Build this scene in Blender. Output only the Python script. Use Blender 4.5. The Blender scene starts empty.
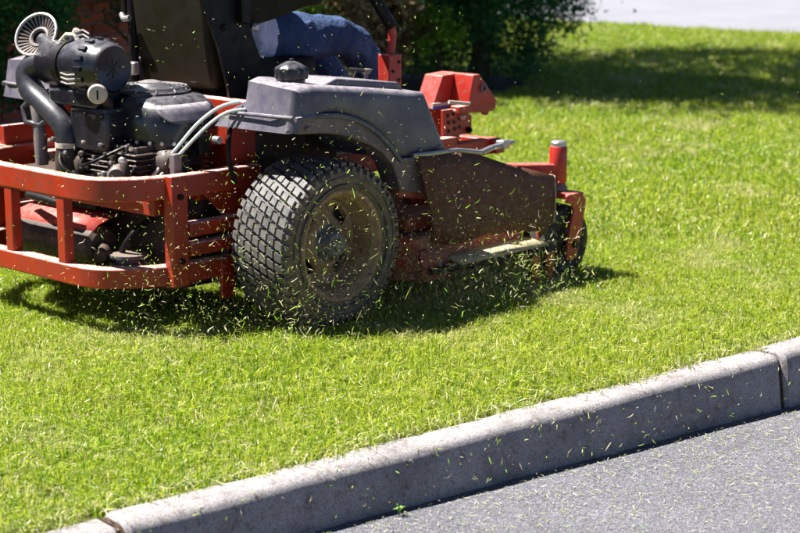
import bpy, bmesh, math, random
import numpy as np
from mathutils import Vector, Matrix
random.seed(7); rng = np.random.default_rng(7)
R = math.radians
scene = bpy.context.scene
col = scene.collection

# ------------------------------------------------------------------ camera, sky, sun, exposure
# world frame: x = the mower's forward, y = its left, z up; origin on the ground under the near rear wheel's outer face
CAM = Vector((-4.224, -4.211, 1.52))
cd = bpy.data.cameras.new('camera'); cam = bpy.data.objects.new('camera', cd); col.objects.link(cam)
cam.location = CAM
cam.rotation_euler = (R(90 - 12.2), 0, R(43 - 90))
cd.sensor_width = 36; cd.lens = 76.5; cd.clip_start = .1; cd.clip_end = 500
cd.dof.use_dof = True; cd.dof.focus_distance = 5.6; cd.dof.aperture_fstop = 3.8
scene.camera = cam
SUN_EL, SUN_AZ = 60, math.degrees(math.atan2(-.55, .835))      # azimuth from +y towards +x
world = bpy.data.worlds.new('World'); scene.world = world; world.use_nodes = True
wn = world.node_tree.nodes; wl = world.node_tree.links
sky = wn.new('ShaderNodeTexSky'); sky.sky_type = 'NISHITA'; sky.sun_disc = False
sky.air_density = .35; sky.dust_density = .2; sky.ozone_density = 2.0; sky.altitude = 300
sky.sun_elevation = R(SUN_EL); sky.sun_rotation = R(SUN_AZ)
wl.new(sky.outputs[0], wn['Background'].inputs[0]); wn['Background'].inputs[1].default_value = .05
sd = bpy.data.lights.new('sun', 'SUN'); sun = bpy.data.objects.new('sun', sd); col.objects.link(sun)
sd.energy = 5.0; sd.angle = R(.5); sd.color = (1, .965, .90)
sv = Vector((math.sin(R(SUN_AZ)) * math.cos(R(SUN_EL)), math.cos(R(SUN_AZ)) * math.cos(R(SUN_EL)), math.sin(R(SUN_EL))))
sun.rotation_euler = sv.to_track_quat('Z', 'Y').to_euler(); sun.location = sv * 30
scene.view_settings.view_transform = 'Standard'; scene.view_settings.look = 'None'
scene.view_settings.gamma = 1; scene.view_settings.exposure = 1.7; scene.view_settings.use_curve_mapping = False
scene.render.engine = 'CYCLES'
scene.cycles.adaptive_threshold = .02; scene.cycles.max_bounces = 6; scene.cycles.diffuse_bounces = 3; scene.cycles.transparent_max_bounces = 4

# ------------------------------------------------------------------ materials
def mat(name, build):
    m = bpy.data.materials.new(name); m.use_nodes = True
    nt = m.node_tree; b = nt.nodes['Principled BSDF']
    build(nt, b); return m
def N(nt, kind, **kw):
    n = nt.nodes.new('ShaderNode' + kind)
    for k, v in kw.items():
        if k in n.inputs: n.inputs[k].default_value = v
        else: setattr(n, k, v)
    return n
def noise(nt, scale, detail=4, rough=.6, obj=False, vec=None):
    n = N(nt, 'TexNoise', Scale=scale, Detail=detail, Roughness=rough)
    if vec is not None: nt.links.new(vec, n.inputs['Vector'])
    else:
        g = N(nt, 'NewGeometry'); nt.links.new(g.outputs['Position'], n.inputs['Vector'])
    return n.outputs['Fac']
def ramp(nt, fac, stops, interp='LINEAR'):
    r = N(nt, 'ValToRGB'); cr = r.color_ramp; cr.interpolation = interp
    while len(cr.elements) < len(stops): cr.elements.new(.5)
    for e, (p, c) in zip(cr.elements, stops):
        e.position = p; e.color = tuple(c) + (1,) if len(c) == 3 else c
    nt.links.new(fac, r.inputs[0]); return r.outputs[0]
def mix(nt, fac, a, b, blend='MIX'):
    n = N(nt, 'Mix', data_type='RGBA', blend_type=blend)
    for s, v in ((0, fac), (6, a), (7, b)):
        if hasattr(v, 'is_linked') or hasattr(v, 'links'): nt.links.new(v, n.inputs[s])
        else: n.inputs[s].default_value = v if s == 0 else tuple(v) + (1,)
    return n.outputs[2]
def g3(v): return (v, v, v)
def bump(nt, b, fac, strength=.3, dist=.005):
    n = N(nt, 'Bump', Strength=strength, Distance=dist)
    nt.links.new(fac, n.inputs['Height']); nt.links.new(n.outputs[0], b.inputs['Normal'])
def upness(nt, lo=.3, hi=.95):
    g = N(nt, 'NewGeometry'); s = N(nt, 'SeparateXYZ'); nt.links.new(g.outputs['Normal'], s.inputs[0])
    mr = N(nt, 'MapRange'); mr.inputs[1].default_value = lo; mr.inputs[2].default_value = hi
    nt.links.new(s.outputs[2], mr.inputs[0]); return mr.outputs[0]
def math_(nt, op, a, b_):
    n = N(nt, 'Math', operation=op)
    for i, v in enumerate((a, b_)):
        if isinstance(v, (int, float)): n.inputs[i].default_value = v
        else: nt.links.new(v, n.inputs[i])
    return n.outputs[0]

def painted(base, dust, dust_amt=.5, rough=.4, chip=None, scale=9, spec=.5, settle=None, dust_glare_amt=None):
    """paint or plastic with dust settled on it, grime, chips; on red tops also painted sun glare"""
    def f(nt, b):
        grime = ramp(nt, noise(nt, scale, 6, .65), [(.38, g3(0)), (.72, g3(1))])
        c = mix(nt, math_(nt, 'MULTIPLY', grime, dust_amt), base, dust)
        settled = math_(nt, 'MULTIPLY', math_(nt, 'MULTIPLY', upness(nt), ramp(nt, noise(nt, scale * 4, 4), [(.35, g3(.25)), (.65, g3(1))])), dust_glare_amt or dust_amt)
        c = mix(nt, settled, c, settle or dust)  # settle colour: settled dust, on red tops with sun glare painted in
        if chip:
            ch = ramp(nt, noise(nt, 30, 6, .74), [(.60, g3(0)), (.63, g3(1))])
            c = mix(nt, ch, c, chip)
        nt.links.new(c, b.inputs['Base Color'])
        rr = ramp(nt, noise(nt, scale * 3, 5), [(.3, g3(rough * .8)), (.7, g3(min(1, rough * 1.5)))])
        nt.links.new(rr, b.inputs['Roughness']); b.inputs['Specular IOR Level'].default_value = spec
        bump(nt, b, noise(nt, 160, 4), .15, .002)
    return f
M = {}
M['red'] = mat('red_paint', painted((.34, .019, .004), (.13, .03, .016), .6, .38, chip=(.09, .045, .032), settle=(.80, .58, .52), dust_glare_amt=.95))  # pale pink tops: settled dust plus sun glare put into the colour
M['red_clean'] = mat('red_paint_front', painted((.37, .016, .007), (.27, .06, .045), .3, .4, chip=(.2, .1, .08), settle=(.60, .30, .27), dust_glare_amt=.55))
M['deck'] = mat('deck_paint', painted((.34, .035, .018), (.24, .15, .09), .85, .6, chip=(.1, .06, .04), scale=14))
M['chute'] = mat('chute_steel', painted((.085, .024, .011), (.12, .055, .027), .7, .6, chip=(.24, .045, .02), scale=22))
M['tank'] = mat('tank_plastic', painted((.064, .058, .088), (.20, .175, .18), .45, .45, scale=11, settle=(.46, .41, .42), dust_glare_amt=.6))
M['tank_low'] = mat('tank_flange', painted((.10, .075, .085), (.26, .18, .15), .6, .55, scale=9))
M['black'] = mat('black_steel', painted((.0035, .003, .0035), (.024, .02, .015), .10, .45, spec=.22))
M['plastic'] = mat('engine_plastic', painted((.006, .006, .010), (.045, .042, .052), .25, .24, settle=(.22, .21, .23), dust_glare_amt=.5))
M['grime'] = mat('engine_castings', painted((.018, .012, .010), (.085, .048, .033), .7, .55, scale=20))
M['vinyl'] = mat('seat_vinyl', painted((.0085, .0065, .0011), (.013, .010, .003), .3, .55, scale=4, spec=.22))
M['rubberhose'] = mat('hose_rubber', painted((.016, .016, .024), (.09, .085, .09), .3, .34))
M['rim'] = mat('rusty_rim', painted((.24, .14, .078), (.40, .26, .16), .9, .7, chip=(.09, .055, .035), scale=16))
M['hub'] = mat('hub_steel', painted((.10, .10, .12), (.22, .15, .1), .7, .5, scale=22))
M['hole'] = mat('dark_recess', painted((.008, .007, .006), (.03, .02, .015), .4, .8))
M['steel'] = mat('bright_steel', painted((.42, .41, .42), (.34, .28, .24), .4, .36))
M['steel'].node_tree.nodes['Principled BSDF'].inputs['Metallic'].default_value = .7
M['cream'] = mat('cream_fitting', painted((.45, .40, .34), (.34, .26, .2), .5, .5))
M['tan'] = mat('clipping_dust', painted((.42, .32, .18), (.50, .44, .30), .7, .9, scale=30))
M['cable'] = mat('cable_sheath', painted((.42, .47, .46), (.3, .28, .24), .3, .4))
def tyre_f(nt, b):
    d = ramp(nt, noise(nt, 18, 6, .7), [(.35, g3(0)), (.7, g3(1))])
    g = N(nt, 'NewGeometry'); s = N(nt, 'SeparateXYZ'); nt.links.new(g.outputs['Normal'], s.inputs[0])
    side = math_(nt, 'ABSOLUTE', s.outputs[1], 0)
    side = ramp(nt, side, [(.30, g3(0)), (.60, g3(1))])
    c = mix(nt, d, (.040, .038, .039), (.125, .118, .114))
    sd_ = mix(nt, d, (.085, .060, .043), (.18, .125, .085))
    nt.links.new(mix(nt, side, c, sd_), b.inputs['Base Color'])
    b.inputs['Roughness'].default_value = .62
    bump(nt, b, noise(nt, 220, 3), .2, .001)
M['tyre'] = mat('dusty_rubber', tyre_f)
M['caster'] = mat('caster_rubber', painted((.010, .010, .011), (.05, .042, .034), .5, .6))

def denim(nt, b):
    c = ramp(nt, noise(nt, 9, 5), [(.3, (.014, .028, .080)), (.55, (.028, .056, .135)), (.75, (.10, .155, .28))])
    w = noise(nt, 420, 2)
    nt.links.new(mix(nt, .35, c, ramp(nt, w, [(.35, (.006, .012, .045)), (.65, (.12, .17, .30))])), b.inputs['Base Color'])
    b.inputs['Roughness'].default_value = .9; b.inputs['Specular IOR Level'].default_value = .2
    bump(nt, b, noise(nt, 16, 5, .6), .7, .03)
M['denim'] = mat('blue_denim', denim)
def cloth(base, hi):
    def f(nt, b):
        nt.links.new(ramp(nt, noise(nt, 14, 5), [(.35, base), (.7, hi)]), b.inputs['Base Color'])
        b.inputs['Roughness'].default_value = .9; b.inputs['Specular IOR Level'].default_value = .15
        bump(nt, b, noise(nt, 22, 4, .5), .8, .03)
    return f
M['shirt'] = mat('lilac_cotton', cloth((.50, .50, .68), (.66, .66, .80)))
M['skin'] = mat('skin', cloth((.42, .22, .15), (.52, .29, .2)))
M['hair'] = mat('hair', cloth((.03, .018, .01), (.07, .04, .02)))
M['leather'] = mat('shoe_leather', cloth((.05, .03, .018), (.09, .055, .03)))

def concrete(nt, b):
    c = ramp(nt, noise(nt, 5, 8, .72), [(.36, (.245, .226, .228)), (.5, (.315, .294, .296)), (.72, (.375, .353, .355))])
    sp = ramp(nt, noise(nt, 210, 3, .7), [(.40, g3(.45)), (.52, g3(1))])
    c = mix(nt, .8, c, sp, 'MULTIPLY')
    st = ramp(nt, noise(nt, 24, 7, .8), [(.52, g3(0)), (.63, g3(1))])
    c = mix(nt, math_(nt, 'MULTIPLY', st, .6), c, (.095, .06, .052))
    nt.links.new(c, b.inputs['Base Color']); b.inputs['Roughness'].default_value = .92
    b.inputs['Specular IOR Level'].default_value = .25
    bump(nt, b, noise(nt, 140, 6, .75), .7, .004)
M['concrete'] = mat('kerb_concrete', concrete)
def pave(nt, b):
    c = ramp(nt, noise(nt, .9, 5, .6), [(.3, (.155, .155, .18)), (.7, (.19, .19, .215))])
    nt.links.new(c, b.inputs['Base Color']); b.inputs['Roughness'].default_value = .9
M['pave'] = mat('pale_pavement', pave)
def asphalt(nt, b):
    v = N(nt, 'TexVoronoi', Scale=240); g = N(nt, 'NewGeometry'); nt.links.new(g.outputs['Position'], v.inputs['Vector'])
    sx = N(nt, 'SeparateColor'); nt.links.new(v.outputs['Color'], sx.inputs[0])
    agg = ramp(nt, sx.outputs[0], [(.0, (.062, .060, .073)), (.5, (.118, .115, .136)), (.85, (.168, .165, .19)), (1, (.27, .27, .30))])
    big = ramp(nt, noise(nt, 2.2, 6, .65), [(.3, g3(.78)), (.7, g3(1.0))])
    c = mix(nt, 1, agg, big, 'MULTIPLY')
    mp = N(nt, 'Mapping'); mp.inputs['Rotation'].default_value = (0, 0, R(38)); mp.inputs['Scale'].default_value = (.45, 5.0, 1)
    nt.links.new(g.outputs['Position'], mp.inputs['Vector'])
    streak = ramp(nt, noise(nt, 1.3, 4, .6, vec=mp.outputs[0]), [(.60, g3(0)), (.66, g3(1))])     # old tar and tyre marks
    c = mix(nt, math_(nt, 'MULTIPLY', streak, .45), c, (.075, .06, .062))
    grit = ramp(nt, noise(nt, 75, 3, .7), [(.62, g3(0)), (.68, g3(1))])
    c = mix(nt, math_(nt, 'MULTIPLY', grit, .5), c, (.24, .225, .23))
    nt.links.new(c, b.inputs['Base Color']); b.inputs['Roughness'].default_value = .85
    b.inputs['Specular IOR Level'].default_value = .4
    bump(nt, b, v.outputs['Distance'], .9, .004)
M['asphalt'] = mat('asphalt', asphalt)
def soil(nt, b):
    near = ramp(nt, noise(nt, 30, 6, .7), [(.3, (.05, .042, .018)), (.55, (.10, .09, .032)), (.75, (.22, .17, .075))])
    far = ramp(nt, noise(nt, 1.4, 5, .6), [(.3, (.07, .11, .018)), (.6, (.10, .14, .026)), (.8, (.16, .15, .05))])
    nt.links.new(mix(nt, .5, near, far), b.inputs['Base Color']); b.inputs['Roughness'].default_value = 1
    b.inputs['Specular IOR Level'].default_value = .1
M['soil'] = mat('lawn_soil', soil)
def mulch(nt, b):
    nt.links.new(ramp(nt, noise(nt, 26, 6, .7), [(.3, (.03, .017, .011)), (.6, (.085, .045, .028)), (.8, (.2, .13, .08))]), b.inputs['Base Color'])
    b.inputs['Roughness'].default_value = 1; bump(nt, b, noise(nt, 40, 4), 1, .03)
M['mulch'] = mat('bark_mulch', mulch)
def leafy(stops, transl=.35, patch=None, attr='tint'):
    """leaf material: colour by a per-leaf random value, some light passes through"""
    def f(nt, b):
        a = N(nt, 'Attribute', attribute_name=attr)
        c = ramp(nt, a.outputs['Fac'], stops)
        if patch:
            p = ramp(nt, noise(nt, patch[0], 4, .6), [(.36, g3(0)), (.66, g3(1))])
            c = mix(nt, math_(nt, 'MULTIPLY', p, patch[1]), c, mix(nt, .5, c, patch[2]))
            p2 = ramp(nt, noise(nt, patch[0] * 3.1, 3, .6), [(.55, g3(0)), (.72, g3(1))])
            c = mix(nt, math_(nt, 'MULTIPLY', p2, .5), c, patch[3])
        nt.links.new(c, b.inputs['Base Color']); b.inputs['Roughness'].default_value = .5
        b.inputs['Specular IOR Level'].default_value = .35
        t = N(nt, 'BsdfTranslucent'); nt.links.new(c, t.inputs['Color'])
        ms = N(nt, 'MixShader'); ms.inputs[0].default_value = transl
        nt.links.new(b.outputs[0], ms.inputs[1]); nt.links.new(t.outputs[0], ms.inputs[2])
        nt.links.new(ms.outputs[0], nt.nodes['Material Output'].inputs[0])
    return f
M['grass'] = mat('grass_blades', leafy([(0, (.05, .15, .004)), (.22, (.14, .29, .006)), (.52, (.33, .46, .012)), (.79, (.55, .58, .06)), (.86, (.62, .55, .26)), (1, (.80, .73, .55))],
                                       .45, (.5, .48, (.60, .54, .12), (.68, .60, .36))))
M['grass'].node_tree.nodes['Principled BSDF'].inputs['Roughness'].default_value = .36
M['grass'].node_tree.nodes['Principled BSDF'].inputs['Specular IOR Level'].default_value = .5
M['clip'] = mat('cut_grass', leafy([(0, (.14, .36, .01)), (.35, (.34, .55, .03)), (.6, (.55, .60, .16)), (.8, (.66, .58, .34)), (1, (.78, .72, .56))], .35))
M['roadclip'] = mat('drying_clippings', leafy([(0, (.14, .26, .03)), (.3, (.30, .36, .09)), (.6, (.48, .44, .24)), (1, (.66, .60, .44))], .15))
M['dust'] = mat('soil_dust', leafy([(0, (.22, .13, .08)), (1, (.46, .34, .22))], .2))
M['evergreen'] = mat('evergreen_leaves', leafy([(0, (.02, .10, .038)), (.6, (.045, .18, .062)), (1, (.17, .32, .08))], .55))
M['brownleaf'] = mat('brown_leaves', leafy([(0, (.16, .09, .05)), (.5, (.36, .24, .15)), (.8, (.50, .38, .26)), (1, (.18, .32, .05))], .45))
M['limeleaf'] = mat('lime_leaves', leafy([(0, (.09, .19, .02)), (.6, (.20, .36, .03)), (1, (.40, .54, .08))], .5))
def bark(nt, b):
    nt.links.new(ramp(nt, noise(nt, 20, 6, .7), [(.3, (.04, .025, .016)), (.7, (.13, .09, .06))]), b.inputs['Base Color'])
    b.inputs['Roughness'].default_value = .95; bump(nt, b, noise(nt, 50, 4), .8, .02)
M['bark'] = mat('bark', bark)
def brick_f(nt, b):
    oi = N(nt, 'ObjectInfo')
    c = ramp(nt, oi.outputs['Random'], [(0, (.30, .055, .034)), (.5, (.40, .080, .048)), (1, (.50, .12, .07))])
    nt.links.new(mix(nt, .5, c, ramp(nt, noise(nt, 60, 5), [(.3, (.26, .05, .034)), (.7, (.48, .13, .085))])), b.inputs['Base Color'])
    b.inputs['Roughness'].default_value = .9; bump(nt, b, noise(nt, 120, 4), .6, .004)
M['brick'] = mat('red_brick', brick_f)
M['mortar'] = mat('mortar', cloth((.24, .2, .21), (.32, .28, .29)))
M['roof'] = mat('roof_shingle', cloth((.06, .055, .055), (.1, .09, .09)))

# ------------------------------------------------------------------ mesh helpers
class MB:
    def __init__(s): s.v = []; s.f = []
    def add(s, v, f):
        o = len(s.v); s.v += [tuple(p) for p in v]; s.f += [tuple(i + o for i in q) for q in f]; return s
    def box(s, c, d, rot=None):
        c = Vector(c); m = rot.to_3x3() if rot else Matrix.Identity(3)
        v = [c + m @ Vector((x * d[0] / 2, y * d[1] / 2, z * d[2] / 2)) for x in (-1, 1) for y in (-1, 1) for z in (-1, 1)]
        return s.add(v, [(0, 1, 3, 2), (4, 6, 7, 5), (0, 4, 5, 1), (2, 3, 7, 6), (0, 2, 6, 4), (1, 5, 7, 3)])
    def prism(s, poly, axis, a0, a1):
        """polygon in the two other axes (x,z for 'y'; x,y for 'z'; y,z for 'x'), extruded along axis"""
        def p(q, a):
            return {'y': (q[0], a, q[1]), 'z': (q[0], q[1], a), 'x': (a, q[0], q[1])}[axis]
        n = len(poly)
        v = [p(q, a0) for q in poly] + [p(q, a1) for q in poly]
        return s.add(v, [tuple(range(n))[::-1], tuple(range(n, 2 * n))] + [(i, (i + 1) % n, n + (i + 1) % n, n + i) for i in range(n)])
    def tube(s, path, r, n=10, closed=False):
        path = [Vector(p) for p in path]; k = len(path)
        rs = r if isinstance(r, (list, tuple)) else [r] * k
        up = Vector((0, 0, 1)); rings = []
        for i, p in enumerate(path):
            t = (path[(i + 1) % k] - path[i - 1]) if closed else (path[min(i + 1, k - 1)] - path[max(i - 1, 0)])
            t.normalize()
            if i == 0:
                a = t.cross(up if abs(t.z) < .9 else Vector((1, 0, 0))).normalized()
            else:
                a = (a - t * a.dot(t)).normalized()
            b = t.cross(a)
            rings.append([p + (a * math.cos(2 * math.pi * j / n) + b * math.sin(2 * math.pi * j / n)) * rs[i] for j in range(n)])
        v = [q for rg in rings for q in rg]
        f = [(i * n + j, i * n + (j + 1) % n, ((i + 1) % k) * n + (j + 1) % n, ((i + 1) % k) * n + j) for i in range(k if closed else k - 1) for j in range(n)]
        if not closed: f += [tuple(range(n))[::-1], tuple(range((k - 1) * n, k * n))]
        return s.add(v, f)
    def lathe(s, prof, c, axis, n=32, caps=True):
        """profile of (radius, distance along axis)"""
        c = Vector(c); ax = Vector(axis).normalized()
        a = ax.orthogonal().normalized(); b = ax.cross(a); k = len(prof)
        v = [c + ax * h + (a * math.cos(2 * math.pi * j / n) + b * math.sin(2 * math.pi * j / n)) * r for r, h in prof for j in range(n)]
        f = [(i * n + j, i * n + (j + 1) % n, (i + 1) * n + (j + 1) % n, (i + 1) * n + j) for i in range(k - 1) for j in range(n)]
        if caps: f += [tuple(range(n))[::-1], tuple(range((k - 1) * n, k * n))]
        return s.add(v, f)
    def sweep(s, path, w, h):
        """rectangular tube along a level path: w wide across, h high, mitred at corners"""
        path = [Vector(p) for p in path]; k = len(path); v = []
        for i, p in enumerate(path):
            t0 = (path[i] - path[i - 1]).normalized() if i else None
            t1 = (path[i + 1] - path[i]).normalized() if i < k - 1 else None
            if t0 is None: t0 = t1
            if t1 is None: t1 = t0
            n0 = Vector((t0.y, -t0.x, 0)).normalized(); n1 = Vector((t1.y, -t1.x, 0)).normalized()
            m = (n0 + n1).normalized(); m /= max(.4, m.dot(n0))
            for a, b in ((-1, -1), (1, -1), (1, 1), (-1, 1)):
                v.append(p + m * (a * w / 2) + Vector((0, 0, b * h / 2)))
        f = [(i * 4 + j, i * 4 + (j + 1) % 4, i * 4 + 4 + (j + 1) % 4, i * 4 + 4 + j) for i in range(k - 1) for j in range(4)]
        return s.add(v, f + [(3, 2, 1, 0), tuple(range(4 * k - 4, 4 * k))])
    def grid(s, rows):
        n = len(rows[0]); v = [p for r in rows for p in r]
        return s.add(v, [(i * n + j, i * n + j + 1, (i + 1) * n + j + 1, (i + 1) * n + j) for i in range(len(rows) - 1) for j in range(n - 1)])
    def build(s, name, m, parent=None, bevel=0, sub=0, solid=0, smooth=True, mirror=False, seg=2):
        v = [(x, MY - y, z) for x, y, z in s.v] if mirror else s.v
        f = [q[::-1] for q in s.f] if mirror else s.f
        me = bpy.data.meshes.new(name); me.from_pydata(v, [], f)
        bm = bmesh.new(); bm.from_mesh(me); bmesh.ops.recalc_face_normals(bm, faces=bm.faces); bm.to_mesh(me); bm.free()
        if smooth:
            me.polygons.foreach_set('use_smooth', [True] * len(me.polygons))
            if not sub: me.set_sharp_from_angle(angle=R(38))
        me.materials.append(M[m] if isinstance(m, str) else m)
        o = bpy.data.objects.new(name, me); col.objects.link(o)
        if parent: o.parent = parent; o.matrix_parent_inverse = parent_inv(parent)
        if solid:
            q = o.modifiers.new('solid', 'SOLIDIFY'); q.thickness = solid; q.offset = 0
        if bevel:
            q = o.modifiers.new('bevel', 'BEVEL'); q.width = bevel; q.segments = seg; q.limit_method = 'ANGLE'; q.angle_limit = R(35)
        if sub:
            q = o.modifiers.new('sub', 'SUBSURF'); q.levels = q.render_levels = sub
        return o
MY = 1.85                                         # width of the mower: mirror about y = MY/2
def world_loc(o):
    p = Vector(o.location); q = o.parent
    return p if q is None else p + o.matrix_parent_inverse.translation + world_loc(q)
def parent_inv(p): return Matrix.Translation(-world_loc(p))
def empty(name, loc, parent=None):
    o = bpy.data.objects.new(name, None); col.objects.link(o); o.location = loc; o.empty_display_size = .1
    if parent: o.parent = parent; o.matrix_parent_inverse = parent_inv(parent)
    return o
def tag(o, label=None, cat=None, group=None, kind=None):
    for k, v in (('label', label), ('category', cat), ('group', group), ('kind', kind)):
        if v: o[k] = v
    return o
def np_mesh(name, verts, tris_n, material, attr=None):
    """verts (n,k,3): n faces of k corners each; one random tint per face"""
    n, k, _ = verts.shape
    me = bpy.data.meshes.new(name)
    me.vertices.add(n * k); me.vertices.foreach_set('co', verts.reshape(-1).astype(np.float32))
    me.loops.add(n * k); me.loops.foreach_set('vertex_index', np.arange(n * k, dtype=np.int32))
    me.polygons.add(n); me.polygons.foreach_set('loop_start', np.arange(0, n * k, k, dtype=np.int32))
    me.update(calc_edges=True)
    if attr is not None:
        a = me.attributes.new('tint', 'FLOAT', 'POINT'); a.data.foreach_set('value', np.repeat(attr, k).astype(np.float32))
    me.materials.append(M[material])
    o = bpy.data.objects.new(name, me); col.objects.link(o); return o

# ------------------------------------------------------------------ the setting
KD = np.array([.9907, -.1363]); KN = np.array([-.1363, -.9907]); K0 = np.array([-1.778, -.877])   # kerb line, and towards the road
def kp(s, t): return K0 + KD * s + KN * t
def road_z(s): return -.150 - .018 * (s - 1.0)
def sheet(name, pts, m, z=0):
    mb = MB(); zz = [p[2] if len(p) > 2 else z for p in pts]
    mb.add([(p[0], p[1], q) for p, q in zip(pts, zz)], [tuple(range(len(pts)))])
    return tag(mb.build(name, m, smooth=False), kind='structure')
a, b_, c, d = kp(-40, .02), kp(60, .02), kp(60, -90), kp(-40, -90)
sheet('lawn', [a, b_, c, d], 'soil', -.012)
a, b_, c, d = kp(-30, .10), kp(50, .10), kp(50, 40), kp(-30, 40)
sheet('road', [(*a, road_z(-30) if 0 else road_z(-6) + .0), (*b_, road_z(50)), (*c, road_z(50)), (*d, road_z(-6))], 'asphalt')
r_ = bpy.data.objects['road']
me = r_.data
for v, s_ in zip(me.vertices, (-30, 50, 50, -30)): v.co.z = road_z(s_)
sheet('far_pavement', [(13.35, 5), (12.9, 11), (11.5, 40), (90, 40), (90, -40), (16.4, -40)], 'pave', .006)
sheet('mulch_bed', [(-6, 3.6), (4.0, 3.7), (4.9, 4.3), (6.1, 4.42), (7.3, 4.95), (7.4, 5.8), (6.4, 6.6), (4.6, 8), (-6, 8)], 'mulch', -.004)

# kerb: separate cast lengths with open joints
kerb = tag(empty('kerb', (*kp(1.3, .08), 0)), kind='structure')
PROF = [(.0, -.42), (.0, -.006), (.012, .002), (.088, .003), (.106, -.001), (.119, -.010), (.126, -.026), (.131, -.055), (.140, -.11), (.150, -.19), (.156, -.42)]
def kerb_stone(s0, s1, dz=0, dt=0):
    mb = MB(); n = 26; rows = []
    ss = [s0 + .0, s0 + .012] + list(np.linspace(s0 + .05, s1 - .05, n)) + [s1 - .012, s1]
    for i, s_ in enumerate(ss):
        e = 1 if i in (0, len(ss) - 1) else 0
        row = []
        for t, z in PROF:
            q = .0025 * math.sin(s_ * 9.1 + t * 31) + .0018 * math.sin(s_ * 23 + z * 40)
            if e: q -= .014
            p = kp(s_, t + dt + (q if t > .09 else 0)); row.append((*p, z + dz + (q * .6 if z > -.02 else 0)))
        rows.append(row)
    mb.grid(rows); n_ = len(PROF); k = len(rows)
    mb.f += [tuple(range(n_))[::-1], tuple(range((k - 1) * n_, k * n_))]
    return mb.build('kerb_stone', 'concrete', kerb)
J = [-4.6, -2.4, .015, 2.565, 5.2, 7.7]
for i in range(5): kerb_stone(J[i] + .009, J[i + 1] - .009, (.004, -.006, 0, .006, .0)[i], (0, .004, 0, .004, .0)[i])

for q in J[1:-1]:                                  # dark strips put the shade of the open gaps into colour
    mb = MB(); pr = [(t - .010 if t > .05 else t + .002, z - .010) for t, z in PROF]
    mb.grid([[(*kp(q - .0088, t), z) for t, z in pr], [(*kp(q + .0088, t), z) for t, z in pr]]); mb.build('joint_shade_strip', 'mulch', kerb)

# ------------------------------------------------------------------ grass: clumps scattered by geometry nodes
def blades(n, rad, h0, h1, w0, lean, dead=.10):
    """n blades, each a quad and a tip; returns mesh data with a tint per blade"""
    v, f, tint = [], [], []
    for i in range(n):
        r = rad * math.sqrt(random.random()); a = random.uniform(0, 6.283); x, y = r * math.cos(a), r * math.sin(a)
        isdead = random.random() < dead
        h = random.uniform(h0, h1) * (.75 if isdead else 1); l = h * abs(random.gauss(0, lean)) * (1.6 if isdead else 1); th = random.uniform(0, 6.283)
        dx, dy = math.cos(th) * l, math.sin(th) * l
        fa = random.uniform(0, 6.283); w = w0 * random.uniform(.6, 1.25) / 2; wx, wy = math.cos(fa) * w, math.sin(fa) * w
        o = len(v); z0 = -.015
        v += [(x - wx, y - wy, z0), (x + wx, y + wy, z0), (x + dx * .35 + wx * .9, y + dy * .35 + wy * .9, h * .62), (x + dx * .35 - wx * .9, y + dy * .35 - wy * .9, h * .62),
              (x + dx, y + dy, h * (1 - .35 * min(1, l / h)))]
        f += [(o, o + 1, o + 2, o + 3), (o + 3, o + 2, o + 4)]
        tint += [random.uniform(.86, 1) if isdead else random.uniform(0, .8)] * 5
    return v, f, tint
def clump_collection(name, count, *args):
    cc = bpy.data.collections.new(name)
    for i in range(count):
        v, f, t = blades(*args)
        me = bpy.data.meshes.new('grass_clump'); me.from_pydata(v, [], f)
        at = me.attributes.new('tint', 'FLOAT', 'POINT'); at.data.foreach_set('value', t)
        me.materials.append(M['grass']); cc.objects.link(bpy.data.objects.new('grass_clump', me))
    return cc
def scatter(name, pts, sc, cc, count, tilt=.12):
    n = len(pts); me = bpy.data.meshes.new(name)
    me.vertices.add(n); me.vertices.foreach_set('co', pts.astype(np.float32).reshape(-1))
    rot = np.stack([rng.normal(0, tilt, n), rng.normal(0, tilt, n), rng.uniform(0, 6.283, n)], 1)
    at = me.attributes.new('rt', 'FLOAT_VECTOR', 'POINT'); at.data.foreach_set('vector', rot.astype(np.float32).reshape(-1))
    at = me.attributes.new('sc', 'FLOAT', 'POINT'); at.data.foreach_set('value', sc.astype(np.float32))
    at = me.attributes.new('ix', 'INT', 'POINT'); at.data.foreach_set('value', rng.integers(0, count, n).astype(np.int32))
    o = bpy.data.objects.new(name, me); col.objects.link(o)
    ng = bpy.data.node_groups.new(name, 'GeometryNodeTree')
    ng.interface.new_socket('Geometry', in_out='INPUT', socket_type='NodeSocketGeometry')
    ng.interface.new_socket('Geometry', in_out='OUTPUT', socket_type='NodeSocketGeometry')
    nd = ng.nodes; L = ng.links
    gi, go = nd.new('NodeGroupInput'), nd.new('NodeGroupOutput'); ip = nd.new('GeometryNodeInstanceOnPoints')
    ci = nd.new('GeometryNodeCollectionInfo'); ci.inputs['Collection'].default_value = cc
    ci.inputs['Separate Children'].default_value = True; ci.inputs['Reset Children'].default_value = True
    def na(nm, ty):
        q = nd.new('GeometryNodeInputNamedAttribute'); q.data_type = ty; q.inputs['Name'].default_value = nm
        return [s for s in q.outputs if s.enabled and s.name == 'Attribute'][0]
    e2r = nd.new('FunctionNodeEulerToRotation'); L.new(na('rt', 'FLOAT_VECTOR'), e2r.inputs[0])
    L.new(gi.outputs[0], ip.inputs['Points']); L.new(ci.outputs[0], ip.inputs['Instance']); ip.inputs['Pick Instance'].default_value = True
    L.new(na('ix', 'INT'), ip.inputs['Instance Index']); L.new(e2r.outputs[0], ip.inputs['Rotation']); L.new(na('sc', 'FLOAT'), ip.inputs['Scale'])
    L.new(ip.outputs[0], go.inputs[0])
    q = o.modifiers.new('scatter', 'NODES'); q.node_group = ng
    return o
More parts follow.
